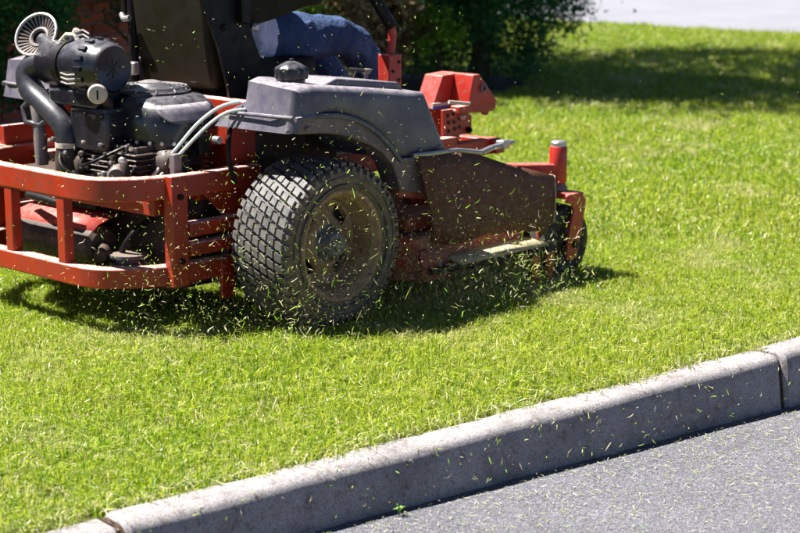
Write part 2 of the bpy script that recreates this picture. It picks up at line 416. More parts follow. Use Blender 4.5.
def lawn_points(d0, d1, density, half=.40):
    n = int(density * half * (d1 * d1 - d0 * d0))
    r = np.sqrt(rng.uniform(d0 * d0, d1 * d1, n)); th = R(43) + rng.uniform(-half, half, n)
    p = np.stack([CAM.x + r * np.cos(th), CAM.y + r * np.sin(th)], 1)
    t = (p - K0) @ KN
    edge = -.012 + .018 * np.sin(p[:, 0] * 7.3) * np.sin(p[:, 0] * 2.9 + 1) + rng.normal(0, .012, n)
    keep = t < edge
    keep &= (p[:, 0] < 13.0 - .07 * (p[:, 1] - 8) + rng.normal(0, .08, n))
    bed = ((p[:, 1] > 3.6) & (p[:, 0] < 4.2)) | (((p[:, 0] - 6.1) / 1.35) ** 2 + ((p[:, 1] - 5.5) / 1.05) ** 2 < 1)
    keep &= ~bed
    p = p[keep]; return np.concatenate([p, np.full((len(p), 1), -.006)], 1)
def thin(p, sc):
    """worn and shorter patches"""
    q = np.sin(p[:, 0] * 2.1 + 1.3 * np.sin(p[:, 1] * 1.7)) * np.sin(p[:, 1] * 2.6 + .8 * np.sin(p[:, 0] * 3.1))
    return sc * (1 + .16 * q)
near_cc = clump_collection('near_clumps', 14, 46, .058, .020, .054, .0035, .95, .24)
far_cc = clump_collection('far_clumps', 6, 48, .09, .030, .056, .0056, .8, .27)
p = lawn_points(3.6, 7.6, 840); tag(scatter('lawn_grass', p, thin(p, rng.uniform(.75, 1.15, len(p))), near_cc, 14), 'sunlit green lawn grass around the mower', 'grass', kind='stuff')
p = lawn_points(7.6, 12.5, 330); tag(scatter('lawn_grass', p, thin(p, rng.uniform(.8, 1.2, len(p))), far_cc, 6), 'lawn grass stretching beyond the front of the mower', 'grass', kind='stuff')
p = lawn_points(12.5, 24, 130); tag(scatter('lawn_grass', p, thin(p, rng.uniform(.95, 1.4, len(p))), far_cc, 6), 'far lawn grass before the pale pavement', 'grass', kind='stuff')
# dry thatch lying over the kerb's back edge
def flat_bits(n, pos, ln, wd, tint, tilt=.25, curl=.2):
    """n grass bits as narrow bent strips: pos (n,3); lengths ln; widths wd; each two triangles pairs"""
    th = rng.uniform(0, 6.283, n); ph = rng.normal(0, tilt, n)
    d = np.stack([np.cos(th) * np.cos(ph), np.sin(th) * np.cos(ph), np.sin(ph)], 1)
    s = np.cross(d, np.stack([rng.normal(0, .35, n), rng.normal(0, .35, n), np.ones(n)], 1)); s /= np.linalg.norm(s, axis=1)[:, None]
    up = np.cross(s, d)
    l = ln[:, None] / 2; w = wd[:, None] / 2; k = (rng.normal(0, curl, n) * ln)[:, None]
    a0, a1 = pos - d * l - s * w * .6, pos - d * l + s * w * .6
    m0, m1 = pos - s * w + up * k, pos + s * w + up * k
    b0, b1 = pos + d * l - s * w * .3, pos + d * l + s * w * .3
    v = np.concatenate([np.stack([a0, a1, m1, m0], 1), np.stack([m0, m1, b1, b0], 1)], 0)
    return v, np.concatenate([tint, tint])
n = 1500; s_ = rng.uniform(-1.2, 4.6, n); t_ = np.clip(rng.normal(-.02, .022, n), -.1, .05)
pos = np.array([[*kp(a, b), .006 + .012 * random.random()] for a, b in zip(s_, t_)])
v, t = flat_bits(n, pos, rng.uniform(.02, .06, n), rng.uniform(.0014, .0026, n), np.clip(rng.normal(.5, .28, n), 0, 1))
tag(np_mesh('dry_thatch', v, 4, 'roadclip', t), 'dry tan thatch lying along the back of the kerb', 'thatch', kind='stuff')

# ------------------------------------------------------------------ the mower
mower = tag(empty('riding_mower', (.3, MY / 2, 0)), 'red zero-turn riding mower with grey fenders cutting the lawn beside the kerb', 'mower')

def rear_wheel(side):
    mir = side == 'far'
    w = empty('rear_wheel', (0, MY - .14 if mir else .14, .305), mower)
    tw, c = .28, (0, 0, .305)
    prof = [(.192, .040), (.197, .016), (.215, .004), (.242, -.004), (.268, .000), (.279, .012), (.285, .030), (.2875, .14), (.285, .25), (.279, .268), (.268, .28), (.242, .284), (.2, .262), (.192, .24)]
    mb = MB().lathe(prof, c, (0, 1, 0), 72, caps=False)
    lanes, na = 7, 46
    lw = .262 / lanes
    def blk(y0, y1, a0, a1, r0, r1, sk):
        v = []
        for (y, a) in ((y0, a0), (y1, a0 + sk), (y1, a1 + sk), (y0, a1)):
            for r in (r0, r1):
                q = r - .010 * ((y - .14) / .14) ** 4
                ins = .0018 if r == r1 else 0
                yy = y + (ins if y == y0 else -ins); aa = a + (ins * 3.5 if a in (a0, a0 + sk) else -ins * 3.5)
                v.append((math.sin(aa) * q, yy, .305 + math.cos(aa) * q))
        mb.add(v, [(0, 2, 4, 6), (1, 7, 5, 3), (0, 1, 3, 2), (2, 3, 5, 4), (4, 5, 7, 6), (6, 7, 1, 0)])
    st = 2 * math.pi / na
    for k in range(lanes):
        y0 = .009 + k * lw
        for j in range(na):
            a0 = j * st + k * st * .36 + st * random.uniform(-.02, .02)
            blk(y0 + .0030, y0 + lw - .0030, a0, a0 + st * random.uniform(.68, .75), .280, .307 - random.random() * .002, st * .26)
    for k, (y0, y1) in enumerate(((-.003, .012), (.268, .283))):          # shoulder lugs
        for j in range(na):
            a0 = j * st + (.55 if k else .1) * st
            blk(y0, y1, a0, a0 + st * .5, .270, .296, 0)
    for rr_ in (.222, .252):
        mb.lathe([(rr_ - .004, .004), (rr_ - .002, -.0075), (rr_ + .002, -.0075), (rr_ + .004, .004)], c, (0, 1, 0), 60, caps=False)
    mb.build('tyre', 'tyre', w, mirror=mir, smooth=False)
    # rim: flange, barrel and a dished disc with four openings
    r = MB().lathe([(.192, .045), (.200, .020), (.205, .012), (.200, .006), (.190, .010), (.184, .026), (.176, .034), (.172, .075), (.165, .115), (.162, .16), (.158, .16), (.160, .115)], c, (0, 1, 0), 56, caps=False)
    rr = [.161, .150, .135, .118, .100, .084, .070, .060]; hh = [.112, .116, .118, .114, .104, .092, .084, .082]
    nth = 64; hole = lambda i, j: 1 <= i <= 3 and (j % 16) in (5, 6, 7, 8, 9, 10)
    vv = [(rr[i] * math.sin(2 * math.pi * j / nth), hh[i], .305 + rr[i] * math.cos(2 * math.pi * j / nth)) for i in range(len(rr)) for j in range(nth)]
    ff = [(i * nth + j, i * nth + (j + 1) % nth, (i + 1) * nth + (j + 1) % nth, (i + 1) * nth + j) for i in range(len(rr) - 1) for j in range(nth) if not hole(i, j)]
    r.add(vv, ff); r.build('rim', 'rim', w, mirror=mir, solid=.004)
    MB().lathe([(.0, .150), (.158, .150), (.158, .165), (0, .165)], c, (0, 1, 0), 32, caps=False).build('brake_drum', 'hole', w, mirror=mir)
    MB().lathe([(.072, .105), (.070, .082), (.058, .076), (.052, .070), (.046, .040), (.040, .034), (.022, .033), (.020, .020), (.0, .019)], c, (0, 1, 0), 28, caps=False).build('hub', 'hub', w, mirror=mir)
    for j in range(5):
        a = j * 2 * math.pi / 5 + .3
        MB().lathe([(.011, .085), (.011, .066), (.007, .062), (.007, .052), (0, .051)], (math.sin(a) * .058, 0, .305 + math.cos(a) * .058), (0, 1, 0), 6, caps=False).build('lug_nut', 'hub', w, mirror=mir)
rear_wheel('near'); rear_wheel('far')

# --- rear bumper guard
bumper = empty('rear_bumper', (-.69, MY / 2, .38), mower)
def arc(pts, n=4, cut=.09):
    """round the inner corners of a level polyline"""
    out = [Vector(pts[0])]
    for i in range(1, len(pts) - 1):
        p0, p, p1 = Vector(pts[i - 1]), Vector(pts[i]), Vector(pts[i + 1])
        a = p + (p0 - p).normalized() * min(cut, (p0 - p).length / 2.1); b = p + (p1 - p).normalized() * min(cut, (p1 - p).length / 2.1)
        for k in range(n + 1):
            u = k / n; out.append(a * (1 - u) ** 2 + p * 2 * u * (1 - u) + b * u * u)
    out.append(Vector(pts[-1])); return out
def bpath(z): return arc([(-.06, .395, z), (-.48, .395, z), (-.69, .53, z), (-.69, MY - .53, z), (-.48, MY - .395, z), (-.06, MY - .395, z)], 5, .13)
MB().sweep(bpath(.530), .052, .082).build('upper_rail', 'red', bumper, bevel=.006)
MB().sweep(bpath(.216), .052, .072).build('lower_rail', 'red', bumper, bevel=.006)
for y in (.71, 1.03, MY - .48): MB().box((-.692, y, .370), (.040, .046, .239)).build('post', 'red', bumper, bevel=.004)
for s in (0, 1):
    q = MB().box((-.458, .378, .375), (.072, .050, .400)); o = q.build('corner_post', 'red', bumper, bevel=.005, mirror=bool(s))
    for z in (.50, .27):
        MB().lathe([(.0, -.008), (.012, -.008), (.012, .004), (0, .004)], (-.458, .352, z), (0, 1, 0), 6, caps=False).build('bolt', 'black', o, mirror=bool(s))
# --- frame side plates and steps
frame = empty('frame', (.3, MY / 2, .3), mower)
for s in (False, True):
    MB().prism([(-.31, .487), (-.31, .495), (-.04, .495), (-.04, .20), (-.17, .20), (-.19, .37)], 'y', .398, .410).build('gusset_plate', 'red', frame, bevel=.002, mirror=s)
    MB().sweep([(-.42, .372, .376), (-.17, .372, .376)], .05, .05).build('side_step', 'red', frame, bevel=.004, mirror=s)
    MB().sweep([(-.42, .366, .306), (-.17, .366, .306)], .05, .046).build('side_step', 'red', frame, bevel=.004, mirror=s)
    MB().box((-.235, .37, .175), (.062, .02, .15)).build('drop_bracket', 'red', frame, bevel=.003, mirror=s)
    MB().sweep([(-.30, .47, .50), (1.12, .47, .50)], .055, .09).build('side_rail', 'red', frame, bevel=.005, mirror=s)
    MB().lathe([(.06, 0), (.06, .22), (.045, .25), (.045, .40)], (0, .16, .305), (0, 1, 0), 20).build('axle_motor', 'grime', frame, mirror=s)
    MB().box((-.06, .55, .33), (.24, .18, .22)).build('hydraulic_pump', 'grime', frame, bevel=.02, mirror=s)
    MB().prism([(-.16, .71), (-.03, .70), (-.03, .46), (-.16, .46)], 'y', .43, .45).build('tank_support', 'red', frame, mirror=s)
    MB().prism([(-.03, .70), (.40, .66), (.40, .46), (-.03, .46)], 'y', .44, .46).build('inner_panel', 'grime', frame, mirror=s)
MB().box((-.36, MY / 2, .49), (.36, .86, .03)).build('engine_plate', 'grime', frame, bevel=.004)
MB().box((.62, MY / 2, .485), (1.36, .86, .02)).build('floor_pan', 'black', frame, bevel=.003)
MB().sweep([(-.50, .42, .46), (-.50, MY - .42, .46)], .05, .06).build('cross_member', 'red', frame, bevel=.004)
MB().box((-.02, MY / 2, .64), (.05, .9, .30)).build('seat_bulkhead', 'red', frame, bevel=.006)
MB().sweep([(-.43, 1.47, .60), (-.08, 1.47, .60)], .03, .10).build('far_guard', 'red', frame, bevel=.004)
MB().tube([(-.56, 1.12, .43), (-.60, .98, .44), (-.6, .80, .43)], .015).build('tail_tube', 'black', frame)
MB().prism([(-.42, .13), (-.12, .13), (-.10, .45), (-.40, .47)], 'y', .47, .93).build('hydraulic_tank', 'grime', frame, bevel=.02)
MB().tube(arc([(-.42, .55, .40), (-.50, .56, .36), (-.52, .62, .28), (-.45, .70, .22)], 4, .05), .012, 8).build('hydraulic_hose', 'black', frame)
MB().lathe([(.07, 0), (.07, .012), (.05, .016), (.05, .03), (.07, .034), (.07, .046)], (-.50, .60, .225), (0, 0, 1), 24).build('idler_pulley', 'hub', frame)
# muffler with its shield behind the posts
mf = MB().lathe([(.0, -.26), (.06, -.26), (.075, -.245), (.075, .245), (.06, .26), (0, .26)], (-.53, .96, .285), (0, 1, 0), 24, caps=False).build('muffler', 'grime', mower)
MB().grid([[(-.60, .735, .300), (-.60, 1.20, .300)], [(-.555, .70, .368), (-.56, 1.19, .368)], [(-.47, .70, .395), (-.47, 1.18, .395)]]).build('heat_shield', 'red_clean', mf, solid=.004)
MB().tube([(-.53, .72, .285), (-.56, .66, .275), (-.60, .64, .27)], .024, 12).build('tail_pipe', 'grime', mf)

# --- engine
engine = empty('engine', (-.30, .78, .5), mower)
blk_ = MB().box((-.33, .76, .57), (.30, .40, .17))
for k in range(7): blk_.box((-.33, .76, .515 + k * .019), (.345, .44, .007))
for sx in (-1, 1): blk_.lathe([(.065, 0), (.065, .10), (.055, .115)], (-.36 + .0 * sx, .76 + .17 * sx, .585), (0, sx, 0), 14)
blk_.build('cylinder_block', 'grime', engine, bevel=.004)
for (x, y, z, r, h) in ((-.50, .60, .535, .026, .07), (-.51, .66, .53, .020, .09), (-.50, .86, .54, .030, .06), (-.52, .95, .55, .024, .08)):
    MB().lathe([(r * .7, 0), (r, .008), (r, h * .7), (r * .6, h), (0, h)], (x, y, z), (0, 0, 1), 14).build('engine_fitting', 'grime', engine)
def rounded(cx, cy, hx, hy, e=3.2, n=36):
    o = []
    for j in range(n):
        a = 2 * math.pi * j / n; c, s = math.cos(a), math.sin(a)
        o.append((cx + hx * math.copysign(abs(c) ** (2 / e), c), cy + hy * math.copysign(abs(s) ** (2 / e), s)))
    return o
def loft(levels, n=36, e=3.2):
    """levels: (z, cx, cy, hx, hy)"""
    mb = MB(); v = []
    for z, cx, cy, hx, hy in levels: v += [(x, y, z) for x, y in rounded(cx, cy, hx, hy, e, n)]
    k = len(levels)
    f = [(i * n + j, i * n + (j + 1) % n, (i + 1) * n + (j + 1) % n, (i + 1) * n + j) for i in range(k - 1) for j in range(n)]
    return mb.add(v, f + [tuple(range(n))[::-1], tuple(range((k - 1) * n, k * n))])
sh = loft([(.635, -.26, .72, .150, .215), (.640, -.26, .72, .165, .230), (.73, -.26, .72, .175, .245), (.785, -.26, .73, .165, .225), (.815, -.255, .745, .145, .185), (.820, -.255, .745, .120, .160)]).build('blower_housing', 'plastic', engine)
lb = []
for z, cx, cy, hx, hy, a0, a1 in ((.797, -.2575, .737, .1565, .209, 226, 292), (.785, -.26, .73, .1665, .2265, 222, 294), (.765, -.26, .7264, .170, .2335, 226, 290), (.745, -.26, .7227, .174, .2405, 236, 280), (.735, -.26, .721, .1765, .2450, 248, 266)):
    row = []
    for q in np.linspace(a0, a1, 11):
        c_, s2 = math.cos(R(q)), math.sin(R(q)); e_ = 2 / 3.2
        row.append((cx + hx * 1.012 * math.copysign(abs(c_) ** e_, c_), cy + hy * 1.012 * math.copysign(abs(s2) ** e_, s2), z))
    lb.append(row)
MB().grid(lb).build('housing_sheen', 'tank', sh, solid=.003)  # paler patch painted on as the sun's reflection off the housing
fs = MB()
fs.lathe([(.150, 0), (.150, .010), (.142, .014), (0, .014)], (-.25, .76, .818), (0, 0, 1), 40)
fs.build('fan_base', 'plastic', engine)
fan = MB()
for k, r in enumerate((.134, .118, .102, .086, .070, .054)):
    fan.tube([(-.25 + r * math.cos(a), .76 + r * math.sin(a), .842 + .002 * k) for a in np.linspace(0, 6.283, 33)[:-1]], .0042, 6, closed=True)
for j in range(12):
    a = j * math.pi / 6
    fan.tube([(-.25 + .04 * math.cos(a), .76 + .04 * math.sin(a), .850), (-.25 + .135 * math.cos(a), .76 + .135 * math.sin(a), .842), (-.25 + .146 * math.cos(a), .76 + .146 * math.sin(a), .830)], .003, 5)
fan.lathe([(.044, .0), (.044, .014), (.02, .02), (0, .02)], (-.25, .76, .845), (0, 0, 1), 20)
fan.build('fan_screen', 'steel', engine)
for x, y in ((-.33, .64), (-.145, .70)): MB().lathe([(.009, 0), (.009, .016), (0, .018)], (x, y, .812), (0, 0, 1), 6).build('screw', 'steel', engine)
# air filter canister lying across the engine
flt = empty('air_filter', (-.46, .88, .925), engine)
FC = (-.455, 1.09, .925); AX = (0, -1, 0)
MB().lathe([(.0, 0), (.076, 0), (.084, .012), (.084, .215), (.088, .22)], FC, AX, 40, caps=False).build('canister', 'plastic', flt)
cv = MB().lathe([(.088, .205), (.100, .208), (.102, .225), (.102, .300), (.097, .312), (.097, .335), (.090, .345), (.088, .372), (.080, .382), (.074, .378), (.0, .378)], FC, AX, 44, caps=False)
for j in range(16):
    a = 2 * math.pi * j / 16
    cv.box((FC[0] + .100 * math.cos(a), FC[1] - .30, FC[2] + .100 * math.sin(a)), (.016, .040, .016), Matrix.Rotation(-a, 3, 'Y'))
for j in range(4):
    cv.box((FC[0], FC[1] - .379, FC[2]), (.07, .004, .004), Matrix.Rotation(j * math.pi / 4, 3, 'Y'))
cv.build('end_cover', 'plastic', flt)
for (ang, yy) in ((200, .84), (100, .855)):                      # spring clips
    a = R(ang); cx, cz = FC[0] + .105 * math.cos(a), FC[2] + .105 * math.sin(a)
    q = MB()
    for dz in (-.016, 0, .016): q.tube([(cx - .004, yy + .045, cz + dz), (cx - .012 * abs(math.cos(a)), yy, cz + dz + .012 * math.sin(a)), (cx - .004, yy - .04, cz + dz)], .0035, 6)
    q.build('spring_clip', 'steel', flt)
band = MB().lathe([(.086, .115), (.0895, .117), (.0895, .150), (.086, .152)], FC, AX, 40, caps=False); band.build('mount_band', 'black', flt)
MB().lathe([(.0, 0), (.012, .0), (.014, .01), (.014, .05), (.009, .056), (0, .056)], (-.44, .975, 1.005), (.1, -.3, .5), 12, caps=False).build('band_bolt', 'cream', flt)
MB().tube([(-.46, 1.02, 1.0), (-.45, .99, 1.03), (-.44, .95, 1.03), (-.44, .93, 1.005)], .010, 8).build('band_clasp', 'cream', flt)
# intake pre-cleaner: slotted bell facing back towards the viewer
hc = Vector((-.475, 1.145, 1.025)); hn = Vector((-.86, -.30, .55)).normalized(); ha = hn.orthogonal().normalized(); hb = hn.cross(ha)
pc = empty('pre_cleaner', hc, engine)
MB().lathe([(.086, -.004), (.084, -.016), (.050, -.045), (.036, -.050), (.036, -.085), (.024, -.085), (.026, -.040), (.0, -.075)], hc, hn, 36, caps=False).build('bell', 'hole', pc)
MB().tube([hc + (ha * math.cos(t) + hb * math.sin(t)) * .086 for t in np.linspace(0, 6.283, 41)[:-1]], .0060, 8, closed=True).build('outer_ring', 'steel', pc)
MB().tube([hc - hn * .026 + (ha * math.cos(t) + hb * math.sin(t)) * .036 for t in np.linspace(0, 6.283, 29)[:-1]], .009, 8, closed=True).build('inner_ring', 'hub', pc)
for j in range(28):
    t = 2 * math.pi * j / 28; q = ha * math.cos(t) + hb * math.sin(t); e = hn.cross(q)
    vv = []
    for rr_, hh_ in ((.040, -.030), (.085, -.004)):
        for s1, s2 in ((-1, 0), (1, 0), (1, 1), (-1, 1)): vv.append(hc + q * rr_ + e * s1 * (.0022 if rr_ < .05 else .0042) + hn * (hh_ + .006 * s2))
    MB().add(vv, [(0, 1, 2, 3), (7, 6, 5, 4), (0, 4, 5, 1), (1, 5, 6, 2), (2, 6, 7, 3), (3, 7, 4, 0)]).build('fin', 'hub', pc, smooth=False)
MB().tube([(-.455, 1.08, .96), (-.44, 1.10, .975), hc - hn * .06], [.044, .042, .038], 18).build('neck', 'rubberhose', pc)
# rubber elbow running down to the carburettor
el = arc([(-.47, 1.06, .93), (-.50, 1.175, .905), (-.515, 1.15, .82), (-.51, .985, .735), (-.505, .935, .69), (-.505, .93, .62)], 6, .07)
MB().tube(el, .046, 20).build('intake_elbow', 'rubberhose', engine)
MB().lathe([(.049, 0), (.049, .018)], (-.505, .93, .625), (0, 0, 1), 22).build('hose_clamp', 'cream', engine)
MB().lathe([(.050, 0), (.052, .05), (.046, .085)], (-.505, .93, .535), (0, 0, 1), 18).build('carburettor', 'grime', engine)
MB().lathe([(.0, .0), (.034, 0), (.036, .012), (.030, .022), (.0, .024)], (-.535, .70, .842), (-.68, -.73, 0), 24, caps=False).build('oil_cap', 'cream', engine)
MB().box((-.562, .667, .842), (.004, .006, .034), Matrix.Rotation(R(43), 3, 'Z')).build('cap_grip', 'black', engine)
MB().tube([(-.515, .72, .842), (-.47, .73, .80), (-.45, .74, .72)], .02, 10).build('filler_tube', 'grime', engine)
MB().tube([(-.54, 1.05, .55), (-.54, 1.06, .72), (-.53, 1.09, .79)], .024, 12).build('breather_pipe', 'hub', engine)
MB().tube([(-.53, 1.10, .80), (-.56, 1.13, .76), (-.57, 1.10, .71), (-.55, 1.04, .70), (-.53, 1.0, .73)], .010, 8).build('vacuum_hose', 'rubberhose', engine)
MB().box((-.46, .80, .70), (.10, .22, .16)).build('filter_bracket', 'plastic', engine, bevel=.012)
MB().prism([(-.52, .78), (-.40, .80), (-.40, .86), (-.52, .84)], 'y', .74, 1.02).build('filter_cradle', 'plastic', engine, bevel=.01)
for k, (x0, y0) in enumerate(((0, 0), (.012, -.028))):
    MB().tube(arc([(-.44 + x0, .53 + y0, .55), (-.38 + x0, .475 + y0, .64), (-.31 + x0, .42 + y0, .745 - .015 * k), (-.24, .38 + y0, .80 - .02 * k), (-.18, .34 + y0, .812 - .025 * k)], 5, .05), .0062, 8).build('control_cable', 'cable', engine)
MB().tube([(-.18, .50, .68), (-.28, .47, .64), (-.34, .44, .60)], .008, 8).build('linkage_rod', 'black', engine)
MB().box((-.26, .46, .655), (.05, .03, .07)).build('linkage_bracket', 'black', engine, bevel=.006)
MB().lathe([(0, 0), (.014, 0), (.014, .03), (0, .03)], (-.22, .44, .67), (0, -1, 0), 10, caps=False).build('linkage_nut', 'steel', engine)
MB().tube(arc([(-.20, .37, .74), (-.24, .34, .68), (-.25, .33, .60), (-.22, .33, .52)], 4, .05), .009, 8).build('fuel_line', 'black', engine)
MB().box((-.39, .455, .59), (.035, .03, .09)).build('valve_block', 'hub', engine, bevel=.004)
MB().lathe([(.03, 0), (.035, .02), (.03, .05), (0, .055)], (-.16, .62, .66), (-.2, -.6, .7), 14).build('yellow_cap', mat('yellow_plastic', painted((.45, .27, .02), (.3, .2, .1), .3, .4)), engine)

for k in range(26):
    a = random.random(); x, y, z = -.515 + random.uniform(-.03, .03), .56 + .5 * a, random.uniform(.52, .66)
    r = random.uniform(.006, .014)
    MB().lathe([(0, 0), (r, 0), (r, .012), (r * .6, .018), (0, .018)], (x, y, z), (-.8, -.5, .2), 6 if k % 2 else 10, caps=False).build('fastener', ('steel', 'hub', 'grime', 'cream')[k % 4], engine)
for k, (p0, p1, p2, p3) in enumerate((((-.50, .84, .60), (-.56, .80, .57), (-.57, .70, .60), (-.46, .62, .66)), ((-.47, .96, .66), (-.56, .92, .60), (-.58, .86, .55), (-.50, .80, .52)), ((-.43, .58, .62), (-.50, .54, .60), (-.52, .56, .54), (-.46, .60, .51)))):
    MB().tube(arc([p0, p1, p2, p3], 4, .05), .006, 7).build('ignition_wire', 'black', engine)
MB().lathe([(.036, 0), (.038, .006), (.038, .075), (.030, .085), (0, .086)], (-.47, .66, .56), (-.75, -.6, -.1), 18).build('oil_filter', 'hub', engine)
for k in range(7):
    a = R(195 + k * 16); MB().lathe([(0, 0), (.007, 0), (.007, .005), (0, .006)], (-.26 + .178 * math.copysign(abs(math.cos(a)) ** .625, math.cos(a)), .72 + .248 * math.copysign(abs(math.sin(a)) ** .625, math.sin(a)), .665), (math.cos(a), math.sin(a), 0), 8, caps=False).build('housing_screw', 'steel', engine)

# --- fender tanks
def tank(mir):
    t = empty('fender_tank', (.2, MY - .2 if mir else .2, .6), mower)
    up_o = [(-.205, .722), (-.192, .800), (-.178, .872), (-.10, .884), (.20, .850), (.490, .812), (.540, .722), (.622, .570), (.345, .574), (.29, .632), (.233, .682), (.18, .716), (.119, .744), (.064, .761), (.008, .773), (-.10, .780), (-.16, .765), (-.19, .735)]
    n = len(up_o); y0, y1 = .045, .43
    def inset(poly, d):
        m = len(poly); out = []
        for k in range(m):
            a, p, c = Vector(poly[k - 1]), Vector(poly[k]), Vector(poly[(k + 1) % m])
            n0 = (p - a).normalized(); n1 = (c - p).normalized(); t_ = (Vector((n0.y, -n0.x)) + Vector((n1.y, -n1.x))); t_.normalize()
            dd = d * (.12 if p.x < -.06 and p.y < .79 else 1)
            out.append(p + t_ * dd / max(.6, t_.dot(Vector((n0.y, -n0.x)))))
        return out
    fine = []
    for k in range(n):                                             # subdivide long edges so that the round-over stays smooth
        a, c = Vector(up_o[k]), Vector(up_o[(k + 1) % n]); m = max(1, int((c - a).length / .06))
        fine += [tuple(a.lerp(c, q / m)) for q in range(m)]
    nf = len(fine); v = []; rad = .042; L = 6
    for k in range(L + 1):
        a = k / L * math.pi / 2; d = rad * (1 - math.sin(a)); y = y0 + rad * (1 - math.cos(a)) * .8
        for (x, z), (x_, z_) in zip(inset(fine, d), fine):
            rear = max(0, min(1, (-.05 - x_) / .13))
            v.append((x + .02 * rear * (1 - k / L), y, z))
    for x, z in fine: v.append((x - (.02 if x < -.15 and z < .8 else -.03 if x < -.15 else 0), y1 - (.10 if z > .80 and x < 0 else 0), z + (.012 if z > .80 else 0)))
    f = [tuple(range(nf))[::-1], tuple(range((L + 1) * nf, (L + 2) * nf))] + [(r_ * nf + i, r_ * nf + (i + 1) % nf, (r_ + 1) * nf + (i + 1) % nf, (r_ + 1) * nf + i) for r_ in range(L + 1) for i in range(nf)]
    o = MB().add(v, f).build('tank_body', 'tank', t, mirror=mir)
    MB().prism([(.02, .868), (.10, .890), (.42, .850), (.46, .815), (.40, .80), (.02, .85)], 'y', .13, .40).build('top_panel', 'tank', t, bevel=.012, seg=3, mirror=mir)
    for bx, bz in ((-.13, .735), (.45, .60), (.56, .60)):
        MB().lathe([(0, 0), (.011, 0), (.011, .004), (.006, .009), (0, .009)], (bx, .047, bz), (0, -1, 0), 12, caps=False).build('body_bolt', 'hub', t, mirror=mir)
    low = [(-.165, .745), (-.15, .768), (-.10, .782), (.008, .775), (.119, .746), (.18, .718), (.233, .684), (.29, .634), (.345, .578), (.50, .572), (.52, .42), (.352, .455), (.335, .505), (.308, .560), (.255, .610), (.18, .648), (.10, .680), (.03, .700), (-.06, .712), (-.165, .718)]
    MB().prism(low, 'y', .052, .15).build('wheel_arch', 'tank_low', t, bevel=.006, mirror=mir)
    MB().tube([(x, .046, z - .004) for x, z in ((-.19, .776), (-.10, .781), (.008, .774), (.064, .762), (.119, .745), (.18, .717), (.233, .683), (.29, .633), (.345, .575), (.45, .572), (.610, .568))], .009, 8).build('moulded_rib', 'tank', t, mirror=mir)
    MB().tube([(-.186, .062, .777), (-.200, .10, .777), (-.203, .25, .775), (-.207, .385, .772)], .007, 8).build('rear_rib', 'tank', t, mirror=mir)
    MB().prism([(.36, .47), (.53, .44), (.53, .40), (.36, .43)], 'y', .07, .3).build('arch_bracket', 'deck', t, mirror=mir)
    MB().tube([(.27, .041, .752), (.33, .041, .718)], .003, 6).build('scratch_strip', 'black', t, mirror=mir) if False else None
    c = empty('filler_cap', (-.06, MY - .2 if mir else .2, .9), t)
    cx = (-.06, .20, 0)
    MB().lathe([(.050, .84), (.050, .893), (.054, .897), (.054, .905)], cx, (0, 0, 1), 28).build('filler_neck', 'plastic', t, mirror=mir)
    cp = MB(); v = []; nn = 48
    for z, r, lob in ((.895, .058, .004), (.900, .061, .006), (.930, .061, .006), (.936, .056, .002), (.948, .035, 0), (.956, .018, 0), (.958, .008, 0), (.966, .007, 0), (.967, .001, 0)):
        for j in range(nn):
            a = 2 * math.pi * j / nn; q = r - (lob if (j // 2) % 2 else 0)
            v.append((cx[0] + q * math.cos(a), cx[1] + q * math.sin(a), z))
    cp.add(v, [(i * nn + j, i * nn + (j + 1) % nn, (i + 1) * nn + (j + 1) % nn, (i + 1) * nn + j) for i in range(8) for j in range(nn)])
    cp.build('cap_top', 'plastic', t, mirror=mir)
    bpy.data.objects.remove(c)
tank(False); tank(True)
# deck of the right console: choke lever and knob
MB().tube([(.345, .30, .84), (.372, .30, .885)], .006, 8).build('choke_lever', 'black', mower)
MB().tube([(.36, .325, .889), (.388, .275, .887)], .008, 8).build('choke_handle', 'black', mower)
MB().lathe([(.008, .0), (.008, .03), (.020, .042), (.020, .052), (.0, .055)], (.424, .30, .836), (0, 0, 1), 18).build('throttle_knob', 'hub', mower)
for s in (False, True):
    lv = MB().box((.683, .42, .855), (.072, .062, .130)).build('lever_mount', 'red_clean', mower, bevel=.004, mirror=s)
    for dx, dz in ((.018, .035), (.018, -.035), (-.016, .0)):
        MB().lathe([(0, 0), (.006, 0), (.006, .006), (0, .006)], (.683 + dx, .389, .855 + dz), (0, -1, 0), 8, caps=False).build('mount_bolt', 'black', lv, mirror=s)
    MB().tube(arc([(.692, .43, .90), (.712, .43, .99), (.700, .43, 1.035), (.655, .44, 1.10), (.60, .47, 1.19), (.585, .60, 1.215)], 5, .04), .0165, 12).build('control_lever', 'red_clean', lv, mirror=s)
    MB().tube(arc([(.703, .43, 1.028), (.655, .44, 1.10), (.603, .468, 1.188), (.586, .59, 1.215)], 5, .04), .024, 14).build('lever_grip', 'black', lv, mirror=s)

